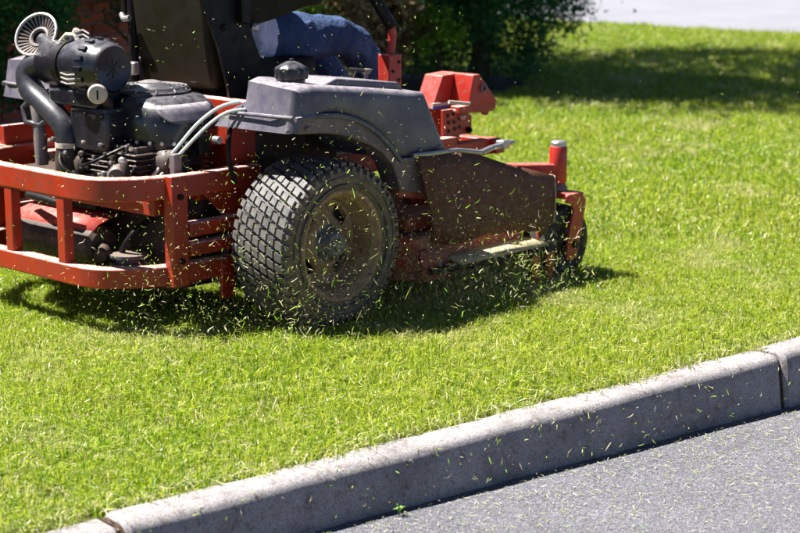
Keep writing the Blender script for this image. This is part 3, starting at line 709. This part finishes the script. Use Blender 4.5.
# --- seat
seat = empty('seat', (.3, MY / 2, .8), mower)
def slab(c, hx, hy, z0, z1, e=4):
    return loft([(z0, c[0], c[1], hx * .93, hy * .93), (z0 + .02, c[0], c[1], hx, hy), (z1 - .035, c[0], c[1], hx, hy), (z1 - .01, c[0], c[1], hx * .96, hy * .95), (z1, c[0], c[1], hx * .8, hy * .8)], 36, e)
slab((.31, MY / 2), .26, .29, .80, .915).build('cushion', 'vinyl', seat)
MB().prism([(.02, .80), (-.015, 1.0), (-.03, 1.20), (-.06, 1.52), (.00, 1.55), (.07, 1.5), (.12, 1.2), (.14, .80)], 'y', .70, 1.15).build('backrest', 'vinyl', seat, bevel=.03, seg=4)
MB().box((.30, MY / 2, .72), (.42, .40, .16)).build('seat_box', 'black', seat, bevel=.01)
for s in (False, True):
    if not s:
        pl = MB().prism([(.005, .70), (.21, .70), (.21, .83), (.175, .88), (.112, 1.02), (.085, 1.10), (.075, 1.5), (-.20, 1.52), (-.135, 1.16), (-.055, .98), (-.012, .82)], 'y', .594, .606).build('roll_bar_plate', 'black', seat, mirror=s)
        for x, z in ((-.03, 1.056), (.022, .867), (.14, .84)):
            MB().lathe([(0, 0), (.013, 0), (.013, .004), (.007, .012), (0, .013)], (x, .594, z), (0, -1, 0), 14, caps=False).build('plate_bolt', 'black', pl, mirror=s)
    MB().prism([(.035, 1.07), (.075, 1.06), (.09, 1.5), (.03, 1.5)], 'y', .560, .592).build('roll_bar_post', 'black', seat, bevel=.006, mirror=s)
    MB().prism([(.08, 1.02), (.16, 1.055), (.26, 1.072), (.40, 1.108), (.49, 1.115), (.515, 1.135), (.51, 1.165), (.45, 1.18), (.08, 1.18)], 'y', .605, .675).build('armrest', 'vinyl', seat, bevel=.014, seg=3, mirror=s)
    MB().lathe([(0, 0), (.015, 0), (.017, .006), (.010, .016), (0, .017)], (.133, .604, 1.045), (0, -1, 0), 14, caps=False).build('armrest_bolt', 'steel', seat, mirror=s)
MB().tube([(-.01, 1.155, .70), (-.012, 1.155, 1.5)], .020, 12).build('back_post', 'black', seat)
MB().tube([(-.03, 1.20, 1.075), (-.045, 1.17, 1.06), (-.045, 1.13, 1.065)], .011, 8).build('post_clamp', 'steel', seat)
MB().box((-.045, 1.12, .87), (.03, .05, .05)).build('post_block', 'steel', seat, bevel=.006)

# --- cutting deck
deck = empty('cutting_deck', (.75, MY / 2, .2), mower)
dp = [(.36, .10), (.42, .02), (1.02, .02), (1.16, .12), (1.22, .5), (1.22, MY - .5), (1.16, MY - .12), (1.02, MY - .02), (.42, MY - .02), (.36, MY - .10)]
MB().prism(dp, 'z', .10, .272).build('deck_shell', 'deck', deck, bevel=.012)
MB().prism([(.44, .10), (1.0, .10), (1.08, .4), (1.08, MY - .4), (1.0, MY - .1), (.44, MY - .1)], 'z', .272, .335).build('belt_cover', 'deck', deck, bevel=.015)
for y in (.30, MY / 2, MY - .3):
    MB().lathe([(.075, 0), (.075, .05), (.04, .06), (.04, .09), (0, .092)], (.74, y, .335), (0, 0, 1), 22).build('spindle_cap', 'deck', deck)
MB().grid([[(.56, -.075, .166), (.86, -.080, .166), (1.15, -.07, .162)], [(.56, .02, .178), (.86, .02, .180), (1.13, .02, .176)]]).build('discharge_ledge', 'tan', deck, solid=.014)
# discharge deflector
def bez(p, q, n): return [Vector(p).lerp(Vector(q), k / n) for k in range(n + 1)]
top = [(.415, .030, .582), (.52, .022, .578), (.63, .010, .574), (.74, .000, .555), (.86, -.012, .512), (1.00, -.03, .474), (1.145, -.045, .432)]
bot = [(.480, -.005, .240), (.589, -.018, .227), (.725, -.030, .245), (.839, -.040, .238), (.960, -.050, .228), (1.045, -.058, .220), (1.110, -.062, .185)]
rows = []
for k in range(7):
    u = k / 6; row = []
    for p, q in zip(top, bot):
        w = Vector(p).lerp(Vector(q), u); w.y -= .012 * math.sin(u * math.pi) + .004 * math.sin(p[0] * 23); row.append(w)
    rows.append(row)
MB().grid(rows).build('discharge_chute', 'chute', deck, solid=.007)
fl = [[rows[k][-1] + Vector((.004, -.004, 0)), rows[k][-1] + Vector((.030 - .010 * k / 6, .06, -.012 * k / 6))] for k in range(7)]
MB().grid(fl).build('chute_end_flange', 'tan', deck, solid=.005)
MB().tube([(.40, .036, .585), (.63, .016, .583), (.76, .004, .562)], .009, 8).build('chute_hinge_rod', 'steel', deck)
MB().tube([(.76, .004, .562), (.84, .02, .57), (1.0, .05, .572)], .012, 8).build('hinge_shaft', 'steel', deck)
MB().box((.93, .04, .572), (.05, .04, .036), Matrix.Rotation(R(12), 3, 'Z')).build('hinge_clamp', 'steel', deck, bevel=.006)
MB().tube([(.42, -.035, .150), (.55, -.055, .150), (.80, -.082, .145), (1.05, -.090, .140), (1.12, -.05, .14)], .014, 10).build('scalp_bar', 'black', deck)
MB().grid([[(.40, .0, .225), (.55, .0, .22)], [(.40, -.02, .11), (.55, -.02, .105)]]).build('side_skirt', 'deck', deck, solid=.006)
for x in (.985, 1.075):
    MB().prism([(x - .025, .135), (x + .028, .135), (x + .020, .06), (x + .016, .0), (x - .014, .0), (x - .022, .07)], 'y', -.098, -.084).build('skid_bracket', 'red', deck, bevel=.002)
MB().box((1.09, -.035, .22), (.05, .012, .17)).build('chute_stay', 'red', deck, bevel=.002)
# --- front frame, foot plate and deck lift
front = empty('front_frame', (1.2, MY / 2, .5), mower)
for s in (False, True):
    MB().sweep([(1.06, .50, .475), (1.435, .50, .475)], .06, .066).build('front_rail', 'red_clean', front, bevel=.005, mirror=s)
    if not s:
        b1 = MB().prism([(1.085, .54), (1.27, .54), (1.27, .618), (1.15, .655), (1.085, .655)], 'y', .494, .506).build('lift_plate', 'red', front, bevel=.001, mirror=s)
        for x, z in ((1.115, .63), (1.12, .60), (1.12, .565), (1.15, .635), (1.155, .60), (1.16, .57), (1.19, .61), (1.19, .575)):
            MB().lathe([(0, 0), (.0085, 0), (.0085, .003), (0, .003)], (x, .494, z), (0, -1, 0), 10, caps=False).build('pin_hole', 'hole', b1, mirror=s)
        for x, z, m in ((1.20, .618, 'cream'), (1.16, .648, 'cream'), (1.245, .558, 'black')):
            MB().lathe([(0, 0), (.013, 0), (.013, .014), (.007, .022), (0, .022)], (x, .494, z), (0, -1, 0), 8, caps=False).build('plate_bolt', m, b1, mirror=s)
        MB().prism([(1.15, .645), (1.385, .645), (1.388, .628), (1.36, .628), (1.345, .612), (1.33, .628), (1.15, .640)], 'y', .47, .50).build('lift_arm', 'red', front, bevel=.002, mirror=s)
        MB().box((1.27, .485, .652), (.24, .05, .030)).build('lift_arm_cap', 'red', front, bevel=.003, mirror=s)
        tb = MB().prism([(1.21, .690), (1.235, .795), (1.275, .795), (1.392, .672), (1.385, .664), (1.215, .668)], 'y', .455, .56).build('lift_block', 'red_clean', front, bevel=.004, mirror=s)
        MB().lathe([(.011, 0), (.019, 0), (.019, .007), (.011, .007)], (1.295, .4545, .735), (0, -1, 0), 16, caps=False).build('block_grommet', 'hub', tb, mirror=s)
        MB().tube([(1.10, .475, .690), (1.20, .445, .676)], .008, 8).build('lift_pin', 'cream', front, mirror=s)
    ca = MB().sweep([(.78, .34, .445), (1.215, -.005, .440)], .062, .060).build('caster_arm', 'red_clean', front, bevel=.006, mirror=s)
MB().prism([(1.095, .652), (1.160, .790), (1.275, .795), (1.29, .66)], 'y', .562, .665).build('foot_plate', 'red_clean', front, bevel=.004)
MB().sweep([(1.40, .44, .475), (1.40, MY - .44, .475)], .06, .06).build('front_cross_tube', 'red_clean', front, bevel=.005)
MB().prism([(1.10, .50), (1.10, .652), (1.28, .652), (1.28, .50)], 'y', .57, .655).build('toe_board', 'red', front)
MB().box((1.13, .552, .668), (.10, .012, .022)).build('warning_label', 'cream', front)
MB().box((1.13, .545, .660), (.10, .006, .010)).build('label_stripe', mat('blue_print', painted((.03, .07, .35), (.1, .12, .3), .3, .4)), front)
# --- front casters
for s in (False, True):
    cs = empty('caster_wheel', (1.22, MY + .01 if s else -.01, .165), mower)
    MB().lathe([(.033, .39), (.036, .395), (.036, .535), (.033, .54)], (1.222, -.012, 0), (0, 0, 1), 22).build('pivot_tube', 'red_clean', cs, mirror=s)
    MB().lathe([(.031, .54), (.031, .556), (.026, .562), (0, .563)], (1.222, -.012, 0), (0, 0, 1), 20).build('pivot_cap', 'steel', cs, mirror=s)
    MB().lathe([(.026, .355), (.040, .362), (.040, .372), (.026, .39)], (1.222, -.012, 0), (0, 0, 1), 18).build('pivot_bearing', 'hub', cs, mirror=s)
    fk = MB()
    for y0, y1 in ((-.105, -.093), (.075, .087)):
        fk.prism([(1.165, .352), (1.255, .352), (1.292, .325), (1.290, .29), (1.258, .16), (1.240, .085), (1.172, .085), (1.178, .17), (1.212, .285), (1.205, .312), (1.165, .322)], 'y', y0, y1)
    fk.box((1.222, -.009, .345), (.10, .196, .022))
    fk.build('fork', 'red_clean', cs, bevel=.003, mirror=s)
    c = (1.215, -.009, .152)
    MB().lathe([(.080, -.055), (.095, -.066), (.125, -.068), (.143, -.058), (.151, -.035), (.152, 0), (.151, .035), (.143, .058), (.125, .068), (.095, .066), (.080, .055)], c, (0, 1, 0), 44, caps=False).build('tyre', 'caster', cs, mirror=s)
    MB().lathe([(0, -.05), (.03, -.058), (.035, -.05), (.06, -.042), (.082, -.057), (.085, -.05), (.07, 0), (.085, .05), (.082, .057), (.06, .042), (.035, .05), (.03, .058), (0, .05)], c, (0, 1, 0), 30, caps=False).build('rim', 'grime', cs, mirror=s)
    MB().lathe([(0, -.105), (.016, -.105), (.016, .09), (0, .09)], (1.222, -.009, .145), (0, 1, 0), 10, caps=False).build('axle_bolt', 'black', cs, mirror=s)

# ------------------------------------------------------------------ the driver
person = tag(empty('person', (.25, MY / 2, .91)), 'person in blue jeans and lilac shirt sitting on the mower', 'person')
def skin_mesh(name, joints, edges, m, root, sub=2, disp=0):
    ks = list(joints); me = bpy.data.meshes.new(name)
    me.from_pydata([joints[k][0] for k in ks], [(ks.index(a), ks.index(b)) for a, b in edges], [])
    o = bpy.data.objects.new(name, me); col.objects.link(o); o.parent = person; o.matrix_parent_inverse = parent_inv(person)
    o.modifiers.new('skin', 'SKIN')
    for i, k in enumerate(ks):
        sv_ = me.skin_vertices[0].data[i]; r = joints[k][1]; sv_.radius = r if isinstance(r, tuple) else (r, r); sv_.use_root = k == root
    q = o.modifiers.new('sub', 'SUBSURF'); q.levels = q.render_levels = sub
    if disp:
        tx = bpy.data.textures.new(name, 'CLOUDS'); tx.noise_scale = .075; tx.noise_depth = 3
        q = o.modifiers.new('folds', 'DISPLACE'); q.texture = tx; q.strength = disp; q.mid_level = .5; q.texture_coords = 'GLOBAL'
    me.materials.append(M[m])
    bm = o.modifiers['skin']; bm.use_smooth_shade = True
    return o
CY = MY / 2
def both(d, e):
    """mirror right-hand joints (names ending R) to the left"""
    for k in list(d):
        if k.endswith('R'): (x, y, z), r = d[k]; d[k[:-1] + 'L'] = ((x, 2 * CY - y, z), r)
    for a, b in list(e):
        if a.endswith('R') or b.endswith('R'): e.append((a[:-1] + 'L' if a.endswith('R') else a, b[:-1] + 'L' if b.endswith('R') else b))
    return d, e
j = {'pelvis': ((.24, CY, 1.00), (.13, .10)), 'belly': ((.20, CY, 1.14), (.13, .105)), 'chest': ((.14, CY, 1.36), (.15, .11)), 'collar': ((.12, CY, 1.49), (.10, .08)),
     'neck': ((.14, CY, 1.57), .055), 'jaw': ((.225, CY, 1.645), (.068, .075)), 'head': ((.22, CY, 1.72), (.080, .095)), 'crown': ((.21, CY, 1.79), (.062, .075)),
     'hipR': ((.29, .80, .975), .085), 'kneeR': ((.775, .715, .955), .062), 'calfR': ((.90, .715, .79), .055), 'ankleR': ((1.02, .715, .58), .040), 'footR': ((1.05, .715, .535), .042), 'toeR': ((1.16, .705, .525), .035),
     'shoulderR': ((.17, .735, 1.46), .065), 'elbowR': ((.25, .625, 1.21), .045), 'wristR': ((.49, .53, 1.19), .030), 'palmR': ((.545, .515, 1.20), (.020, .040)), 'knuckleR': ((.585, .50, 1.235), (.012, .038))}
e = [('pelvis', 'belly'), ('belly', 'chest'), ('chest', 'collar'), ('collar', 'neck'), ('neck', 'jaw'), ('jaw', 'head'), ('head', 'crown'),
     ('pelvis', 'hipR'), ('hipR', 'kneeR'), ('kneeR', 'calfR'), ('calfR', 'ankleR'), ('ankleR', 'footR'), ('footR', 'toeR'),
     ('collar', 'shoulderR'), ('shoulderR', 'elbowR'), ('elbowR', 'wristR'), ('wristR', 'palmR'), ('palmR', 'knuckleR')]
for i, dy in enumerate((-.032, -.011, .011, .031)):               # four fingers curled over the grip, and a thumb under it
    l = (.9, 1, .96, .78)[i]
    j[f'finger_a{i}R'] = ((.612, .50 + dy, 1.244), .009); j[f'finger_b{i}R'] = ((.628, .50 + dy, 1.244 - .034 * l), .0085); j[f'finger_c{i}R'] = ((.606, .50 + dy, 1.244 - .056 * l), .0075)
    e += [('knuckleR', f'finger_a{i}R'), (f'finger_a{i}R', f'finger_b{i}R'), (f'finger_b{i}R', f'finger_c{i}R')]
j['thumb_aR'] = ((.555, .555, 1.195), .011); j['thumb_bR'] = ((.585, .562, 1.185), .010); j['thumb_cR'] = ((.603, .55, 1.182), .008)
e += [('palmR', 'thumb_aR'), ('thumb_aR', 'thumb_bR'), ('thumb_bR', 'thumb_cR')]
both(j, e)
def stretch(d):
    for k, dx, dz in (('kneetopL', .05, -.02), ('kneeL', .07, -.03), ('calfL', .10, -.02), ('shinL', .12, -.01), ('cuffL', .13, 0), ('ankleL', .13, 0), ('footL', .13, 0), ('toeL', .13, 0), ('thighL', .03, -.01)):
        if k in d: (x, y, z), r = d[k]; d[k] = ((x + dx, y - .05, z + dz), r)
stretch(j)
skin_mesh('body', j, e, 'skin', 'pelvis')
jj = {'pelvis': ((.235, CY, 1.0), (.155, .12)), 'waist': ((.215, CY, 1.09), (.148, .118)), 'hipR': ((.30, .80, .980), .112), 'thighR': ((.50, .755, .985), .103), 'kneetopR': ((.70, .722, .972), .088), 'kneeR': ((.785, .715, .945), .080), 'calfR': ((.90, .715, .79), .078), 'shinR': ((.97, .715, .68), .074), 'cuffR': ((1.03, .715, .565), .068)}
ee = [('pelvis', 'waist'), ('pelvis', 'hipR'), ('hipR', 'thighR'), ('thighR', 'kneetopR'), ('kneetopR', 'kneeR'), ('kneeR', 'calfR'), ('calfR', 'shinR'), ('shinR', 'cuffR')]
both(jj, ee); stretch(jj); skin_mesh('jeans', jj, ee, 'denim', 'pelvis', 4, .026)
sj = {'hem': ((.25, CY, 1.035), (.185, .150)), 'belly': ((.20, CY, 1.16), (.165, .13)), 'chest': ((.17, CY, 1.36), (.175, .13)), 'collar': ((.17, CY, 1.50), (.11, .085)),
      'shoulderR': ((.17, .735, 1.465), .085), 'sleeveR': ((.215, .675, 1.33), .078), 'tailR': ((.325, .795, .985), .126), 'tailendR': ((.405, .785, .985), .122)}
se = [('hem', 'tailR'), ('tailR', 'tailendR'), ('hem', 'belly'), ('belly', 'chest'), ('chest', 'collar'), ('collar', 'shoulderR'), ('shoulderR', 'sleeveR')]
both(sj, se); skin_mesh('shirt', sj, se, 'shirt', 'chest', 2, .02)
skin_mesh('hair', {'a': ((.185, CY, 1.72), (.086, .090)), 'b': ((.195, CY, 1.79), (.078, .082)), 'c': ((.17, CY, 1.66), (.06, .07))}, [('c', 'a'), ('a', 'b')], 'hair', 'a', 2, .01)
def part_of(o): o.parent = person; o.matrix_parent_inverse = parent_inv(person); return o
for s in (-1, 1):
    part_of(MB().lathe([(0, 0), (.011, .002), (.012, .006), (0, .011)], (.292, CY + s * .030, 1.725), (1, s * .25, 0), 12, caps=False).build('eye', 'hole'))
    part_of(loft([(1.70, .205, CY + s * .088, .012, .006), (1.72, .20, CY + s * .092, .020, .010), (1.755, .195, CY + s * .094, .018, .009)], 14).build('ear', 'skin'))
    fx, fy = (.13, CY + .16) if s < 0 else (0, CY - .21)
    part_of(loft([(.497, 1.12 + fx, fy, .13, .048), (.52, 1.11 + fx, fy, .135, .05), (.56, 1.08 + fx, fy, .10, .046), (.60, 1.03 + fx, fy, .052, .046), (.64, 1.02 + fx, fy, .05, .045)], 24, 2.6).build('shoe', 'leather'))
part_of(loft([(1.665, .292, CY, .018, .016), (1.68, .302, CY, .022, .017), (1.72, .288, CY, .012, .009)], 12).build('nose', 'skin'))
part_of(MB().box((.291, CY, 1.640), (.010, .045, .008)).build('mouth', 'leather', bevel=.003))

# ------------------------------------------------------------------ house wall, shrubs and trees behind
house = tag(empty('brick_house', (.5, 6.6, 0)), 'dark red brick house wall in shade behind the engine', 'house')
WY = 5.20; WX0, WX1 = -6.0, 3.95
core = MB().box(((WX0 + WX1) / 2, WY + 1.5 + .012, 1.25), (WX1 - WX0 - .02, 3.0, 2.5)).build('wall', 'mortar', house)
MB().prism([(WY - .35, 2.5), (WY - .35, 2.56), (WY + 1.5, 3.3), (WY + 3.35, 2.56), (WY + 3.35, 2.5)], 'x', WX0 - .3, WX1 + .3).build('roof', 'roof', house)
bme = None; CH, BL = .075, .215
rest = MB(); made = 0
for r in range(33):
    for k in range(int((WX1 - WX0) / BL)):
        x = WX0 + BL * (k + .5) + (BL / 2 if r % 2 else 0); z = .02 + CH * (r + .5)
        if x > WX1 - .1: continue
        if r < 14 and x > 1.45:
            if bme is None:
                mb = MB().box((0, 0, 0), (BL - .012, .030, CH - .012)); o = mb.build('brick', 'brick', core, bevel=.003, seg=1, smooth=False); bme = o
            else:
                o = bme.copy(); col.objects.link(o)
            o.location = (x, WY + .006 + random.uniform(-.002, .002), z); o.matrix_parent_inverse = parent_inv(core); made += 1
        else: rest.box((x, WY + .006, z), (BL - .012, .030, CH - .012))
tag(rest.build('brickwork', 'brick', core, smooth=False), kind='stuff')

def leaf_faces(centres, size, spread=1.0):
    n = len(centres)
    u = rng.normal(0, 1, (n, 3)); u /= np.linalg.norm(u, axis=1)[:, None]
    w = np.cross(u, rng.normal(0, 1, (n, 3))); w /= np.linalg.norm(w, axis=1)[:, None]
    l = (size * rng.uniform(.6, 1.4, n))[:, None]; k = l * .42
    return np.stack([centres - u * l, centres + w * k, centres + u * l, centres - w * k], 1)
def crown_points(n, c, rad, clumps=60, sig=.16, zmin=.05, shape=None):
    """leaf positions gathered in clumps near the surface of an ellipsoid, denser outside"""
    d = rng.normal(0, 1, (clumps, 3)); d /= np.linalg.norm(d, axis=1)[:, None]
    cc = d * (rng.uniform(.45, 1.0, clumps) ** .6)[:, None]
    k = rng.integers(0, clumps, n); p = cc[k] + rng.normal(0, sig, (n, 3)) * rng.uniform(.6, 1.2, clumps)[k][:, None]
    p = np.asarray(c) + p * np.asarray(rad)
    if shape is not None: p = shape(p)
    return p[p[:, 2] > zmin], k
def shrub(name, label, cat, base, c, rad, n, size, m, trunk, clumps=70, sig=.16, zmin=.06, group=None, inner='evergreen'):
    root = tag(empty(name, base), label, cat, group)
    p, _ = crown_points(n, c, rad, clumps, sig, zmin)
    o = np_mesh('crown', leaf_faces(p, size), 4, m, np.clip(rng.beta(2, 2.4, len(p)), 0, 1)); o.parent = root; o.matrix_parent_inverse = parent_inv(root)
    b = Vector(base); cc = Vector(c); path = [b - Vector((0, 0, .05)), b.lerp(cc, .4) + Vector((.03, -.02, 0)), b.lerp(cc, .8), cc]
    t = MB().tube(path, [trunk, trunk * .8, trunk * .6, trunk * .35], 9)
    for k in range(9):
        a = k * 2.4; s = b.lerp(cc, .35 + .06 * k); q = Vector((math.cos(a) * rad[0], math.sin(a) * rad[1], rad[2] * random.uniform(.1, .5))) * .7
        t.tube([s, s + q * .5 + Vector((0, 0, .03)), s + q], [trunk * .4, trunk * .3, trunk * .12], 6)
    t.build('trunk', 'bark', root); return root
shrub('evergreen_tree', 'dark evergreen tree with dense low foliage at the lawn edge behind the foot plate', 'tree', (6.6, 4.98, 0), (6.6, 4.98, 1.75), (1.14, 1.14, 1.72), 150000, .021, 'evergreen', .09, 420, .085, .05)
shrub('evergreen_tree', 'shaded evergreen tree behind the operator lever between brown shrub and lawn edge tree', 'tree', (6.5, 5.95, 0), (6.5, 5.95, 1.7), (1.05, 1.05, 1.68), 80000, .024, 'evergreen', .09, 300, .09, .06)
shrub('brown_shrub', 'brown leaved shrub behind the driver knee', 'shrub', (5.55, 5.18, 0), (5.55, 5.18, .75), (.46, .46, .66), 14000, .026, 'brownleaf', .04, 70, .14, .12)
shrub('lime_shrub', 'bright lime green shrub showing between the armrest and the driver thigh', 'shrub', (5.05, 5.25, 0), (5.05, 5.25, .80), (.34, .34, .55), 7000, .024, 'limeleaf', .03, 40, .14, .2)
shrub('lime_sprigs', 'young light green sprigs in front of the evergreens beside the lever grip', 'shrub', (5.78, 4.72, 0), (5.78, 4.72, .50), (.24, .24, .24), 1500, .020, 'limeleaf', .015, 14, .2, .15)
shrub('wall_shrub', 'green conifer shrub against the brick wall at the left edge', 'shrub', (1.80, 4.55, 0), (1.80, 4.52, 1.05), (.34, .30, .80), 16000, .022, 'evergreen', .04, 80, .15, .25)
shrub('wall_shrub', 'dark hanging shrub on the brick wall between air filter and seat back', 'shrub', (2.95, 4.90, 0), (2.84, 4.88, 1.40), (.34, .26, .70), 14000, .024, 'evergreen', .04, 80, .12, .72)
shrub('shade_tree', 'broad tree whose crown above the evergreens shades the far lawn', 'tree', (7.3, 8.0, 0), (7.2, 6.3, 5.0), (2.9, 2.5, 1.6), 14000, .085, 'limeleaf', .16, 120, .17, 3.0)

# ------------------------------------------------------------------ clippings in the air, on the kerb and on the road
def air(n, fx, fy, fz, ln, wd, tint, tilt=.7):
    pos = np.stack([fx(n), fy(n), fz(n)], 1)
    ok = pos[:, 2] > .02
    pos = pos[ok]; n = len(pos)
    return flat_bits(n, pos, ln(n), wd(n), tint(n), tilt, .16)
def allv(*sets): return np.concatenate([s[0] for s in sets]), np.concatenate([s[1] for s in sets])
U = lambda a, b: (lambda n: rng.uniform(a, b, n))
G = lambda m, s: (lambda n: rng.normal(m, s, n))
tn = lambda n: np.clip(rng.beta(1.3, 1.05, n), 0, 1)
def LN(a, b, p=2.6): return lambda n: a + (b - a) * rng.uniform(0, 1, n) ** p
def low(m, sg): return lambda n: np.abs(rng.normal(m, sg, n))
v, t = allv(
    air(1500, G(.35, .50), G(-.14, .10), low(.06, .20), LN(.004, .034), U(.0012, .0034), tn),       # around wheel and chute
    air(2700, G(.68, .26), G(-.17, .09), low(.0, .13), LN(.005, .040), U(.0012, .0036), tn),        # under the discharge
    air(1600, G(.02, .28), G(-.09, .07), low(.0, .34), LN(.003, .026), U(.0011, .0030), tn),        # over the wheel
    air(1700, G(-.65, .38), U(-.2, .35), low(.0, .33), LN(.003, .026), U(.0011, .0032), tn),        # behind the bumper
    air(420, U(-1.3, .9), U(-.4, .3), U(.3, 1.15), LN(.003, .014), U(.0012, .0030), tn),            # high and sparse
    air(60, U(-.6, 1.3), U(-.35, -.05), low(.0, .3), U(.030, .060), U(.0014, .0030), tn),
    air(110, U(1.0, 2.6), U(-.6, .8), U(.05, .7), LN(.004, .024), U(.0011, .0026), tn),
    air(200, U(-.9, .9), U(-1.1, -.35), U(.02, .12), LN(.006, .034), U(.0012, .0030), tn))
tag(np_mesh('flying_clippings', v, 4, 'clip', t), 'cut grass clippings flying around the mower wheel and chute', 'clippings', kind='stuff')
v, t = allv(air(46000, G(.46, .22), G(-.13, .07), low(.0, .13), U(.0006, .0026), U(.0006, .0017), U(0, 1)),
            air(12000, G(.05, .40), G(-.10, .09), low(.0, .24), U(.0006, .0022), U(.0006, .0015), U(0, 1)),
            air(2500, G(-.55, .35), U(-.2, .3), low(.0, .22), U(.0006, .0022), U(.0006, .0015), U(0, 1)))
tag(np_mesh('flying_dust', v, 4, 'dust', t), 'brown soil dust thrown up beside the mower deck', 'dust', kind='stuff')
# clippings that have settled on the machine
st_ = []
bp = bpath(.5722)
for k in range(len(bp) - 1):
    L_ = (bp[k + 1] - bp[k]).length
    for _ in range(int(L_ * 90)): q = bp[k].lerp(bp[k + 1], random.random()); st_.append((q.x + random.uniform(-.022, .022), q.y + random.uniform(-.022, .022), .5725))
bp = bpath(.253)
for k in range(len(bp) - 1):
    for _ in range(int((bp[k + 1] - bp[k]).length * 110)): q = bp[k].lerp(bp[k + 1], random.random()); st_.append((q.x + random.uniform(-.022, .022), q.y + random.uniform(-.022, .022), .2535))
for _ in range(120): st_.append((random.uniform(.57, 1.14), random.uniform(-.07, .01), .182))
for _ in range(260): st_.append((random.uniform(.42, 1.0), random.uniform(.05, .5), .274 if random.random() < .4 else .338))
for _ in range(45): x = random.uniform(-.1, .45); st_.append((x, random.uniform(.10, .13), .885 - .125 * (x + .1) - .003))
st_ = np.array(st_); n = len(st_)
v, t = flat_bits(n, st_, rng.uniform(.005, .026, n), rng.uniform(.0014, .0032, n), np.clip(rng.beta(1.5, 1.0, n), 0, 1), .12, .08)
tag(np_mesh('settled_clippings', v, 4, 'clip', t), 'clippings settled on the bumper rails and deck of the mower', 'clippings', kind='stuff')
def on_kerb(n):
    s = rng.uniform(-.2, 3.6, n); u = rng.uniform(0, 1, n); i = np.minimum((u * 8).astype(int), 7); f = u * 8 - i
    P = np.array(PROF[2:11]); t = P[i, 0] * (1 - f) + P[i + 1, 0] * f + .004; z = P[i, 1] * (1 - f) + P[i + 1, 1] * f + .004
    ok = z > np.array([road_z(q) for q in s]) + .01
    return np.array([[*kp(a, b), c] for a, b, c in zip(s[ok], t[ok], z[ok])])
pk = on_kerb(420); v, t = flat_bits(len(pk), pk, LN(.005, .032, 2)(len(pk)), rng.uniform(.0012, .0030, len(pk)), tn(len(pk)), .5)
n = 160; s_ = rng.normal(1.5, .8, n); pa = np.array([[*kp(a, .20 + .06 * random.random()), random.uniform(-.12, .03)] for a in s_])
v2, t2 = flat_bits(n, pa, LN(.006, .032, 2)(n), rng.uniform(.0012, .0030, n), tn(n), .8)
tag(np_mesh('kerb_clippings', np.concatenate([v, v2]), 4, 'clip', np.concatenate([t, t2])), 'green and straw clippings scattered over the kerb', 'clippings', kind='stuff')
n = 10000; s_ = rng.uniform(-.6, 4.4, n); t_ = .17 + np.abs(rng.normal(0, .55, n))
pr = np.array([[*kp(a, b), road_z(a) + .003 + .004 * random.random()] for a, b in zip(s_, t_)])
v, t = flat_bits(n, pr, rng.uniform(.004, .024, n), rng.uniform(.0009, .0020, n), np.clip(rng.beta(1.2, 1.3, n), 0, 1), .15, .08)
tag(np_mesh('road_clippings', v, 4, 'roadclip', t), 'drying clippings strewn over the grey asphalt', 'clippings', kind='stuff')
# a weed rooted at the kerb foot
wd = tag(empty('weed_sprout', (*kp(.84, .185), road_z(.84))), 'small green weed sprouting at the foot of the kerb', 'weed')
wb = Vector(wd.location)
for k in range(6):
    a = k * 1.05 + .3; dr = Vector((math.cos(a), math.sin(a), 0)); sd_ = Vector((-dr.y, dr.x, 0)); h = .018 + .016 * random.random()
    q = [wb, wb + dr * .004 + Vector((0, 0, h * .7)), wb + dr * .011 + Vector((0, 0, h)), wb + dr * .018 + Vector((0, 0, h * .9))]
    ws = [.0008, .002, .0036, .0006]
    MB().grid([[p - sd_ * w, p + sd_ * w] for p, w in zip(q, ws)]).build('leaf', mat('weed_leaf', painted((.12, .26, .02), (.2, .3, .05), .3, .5)), wd)
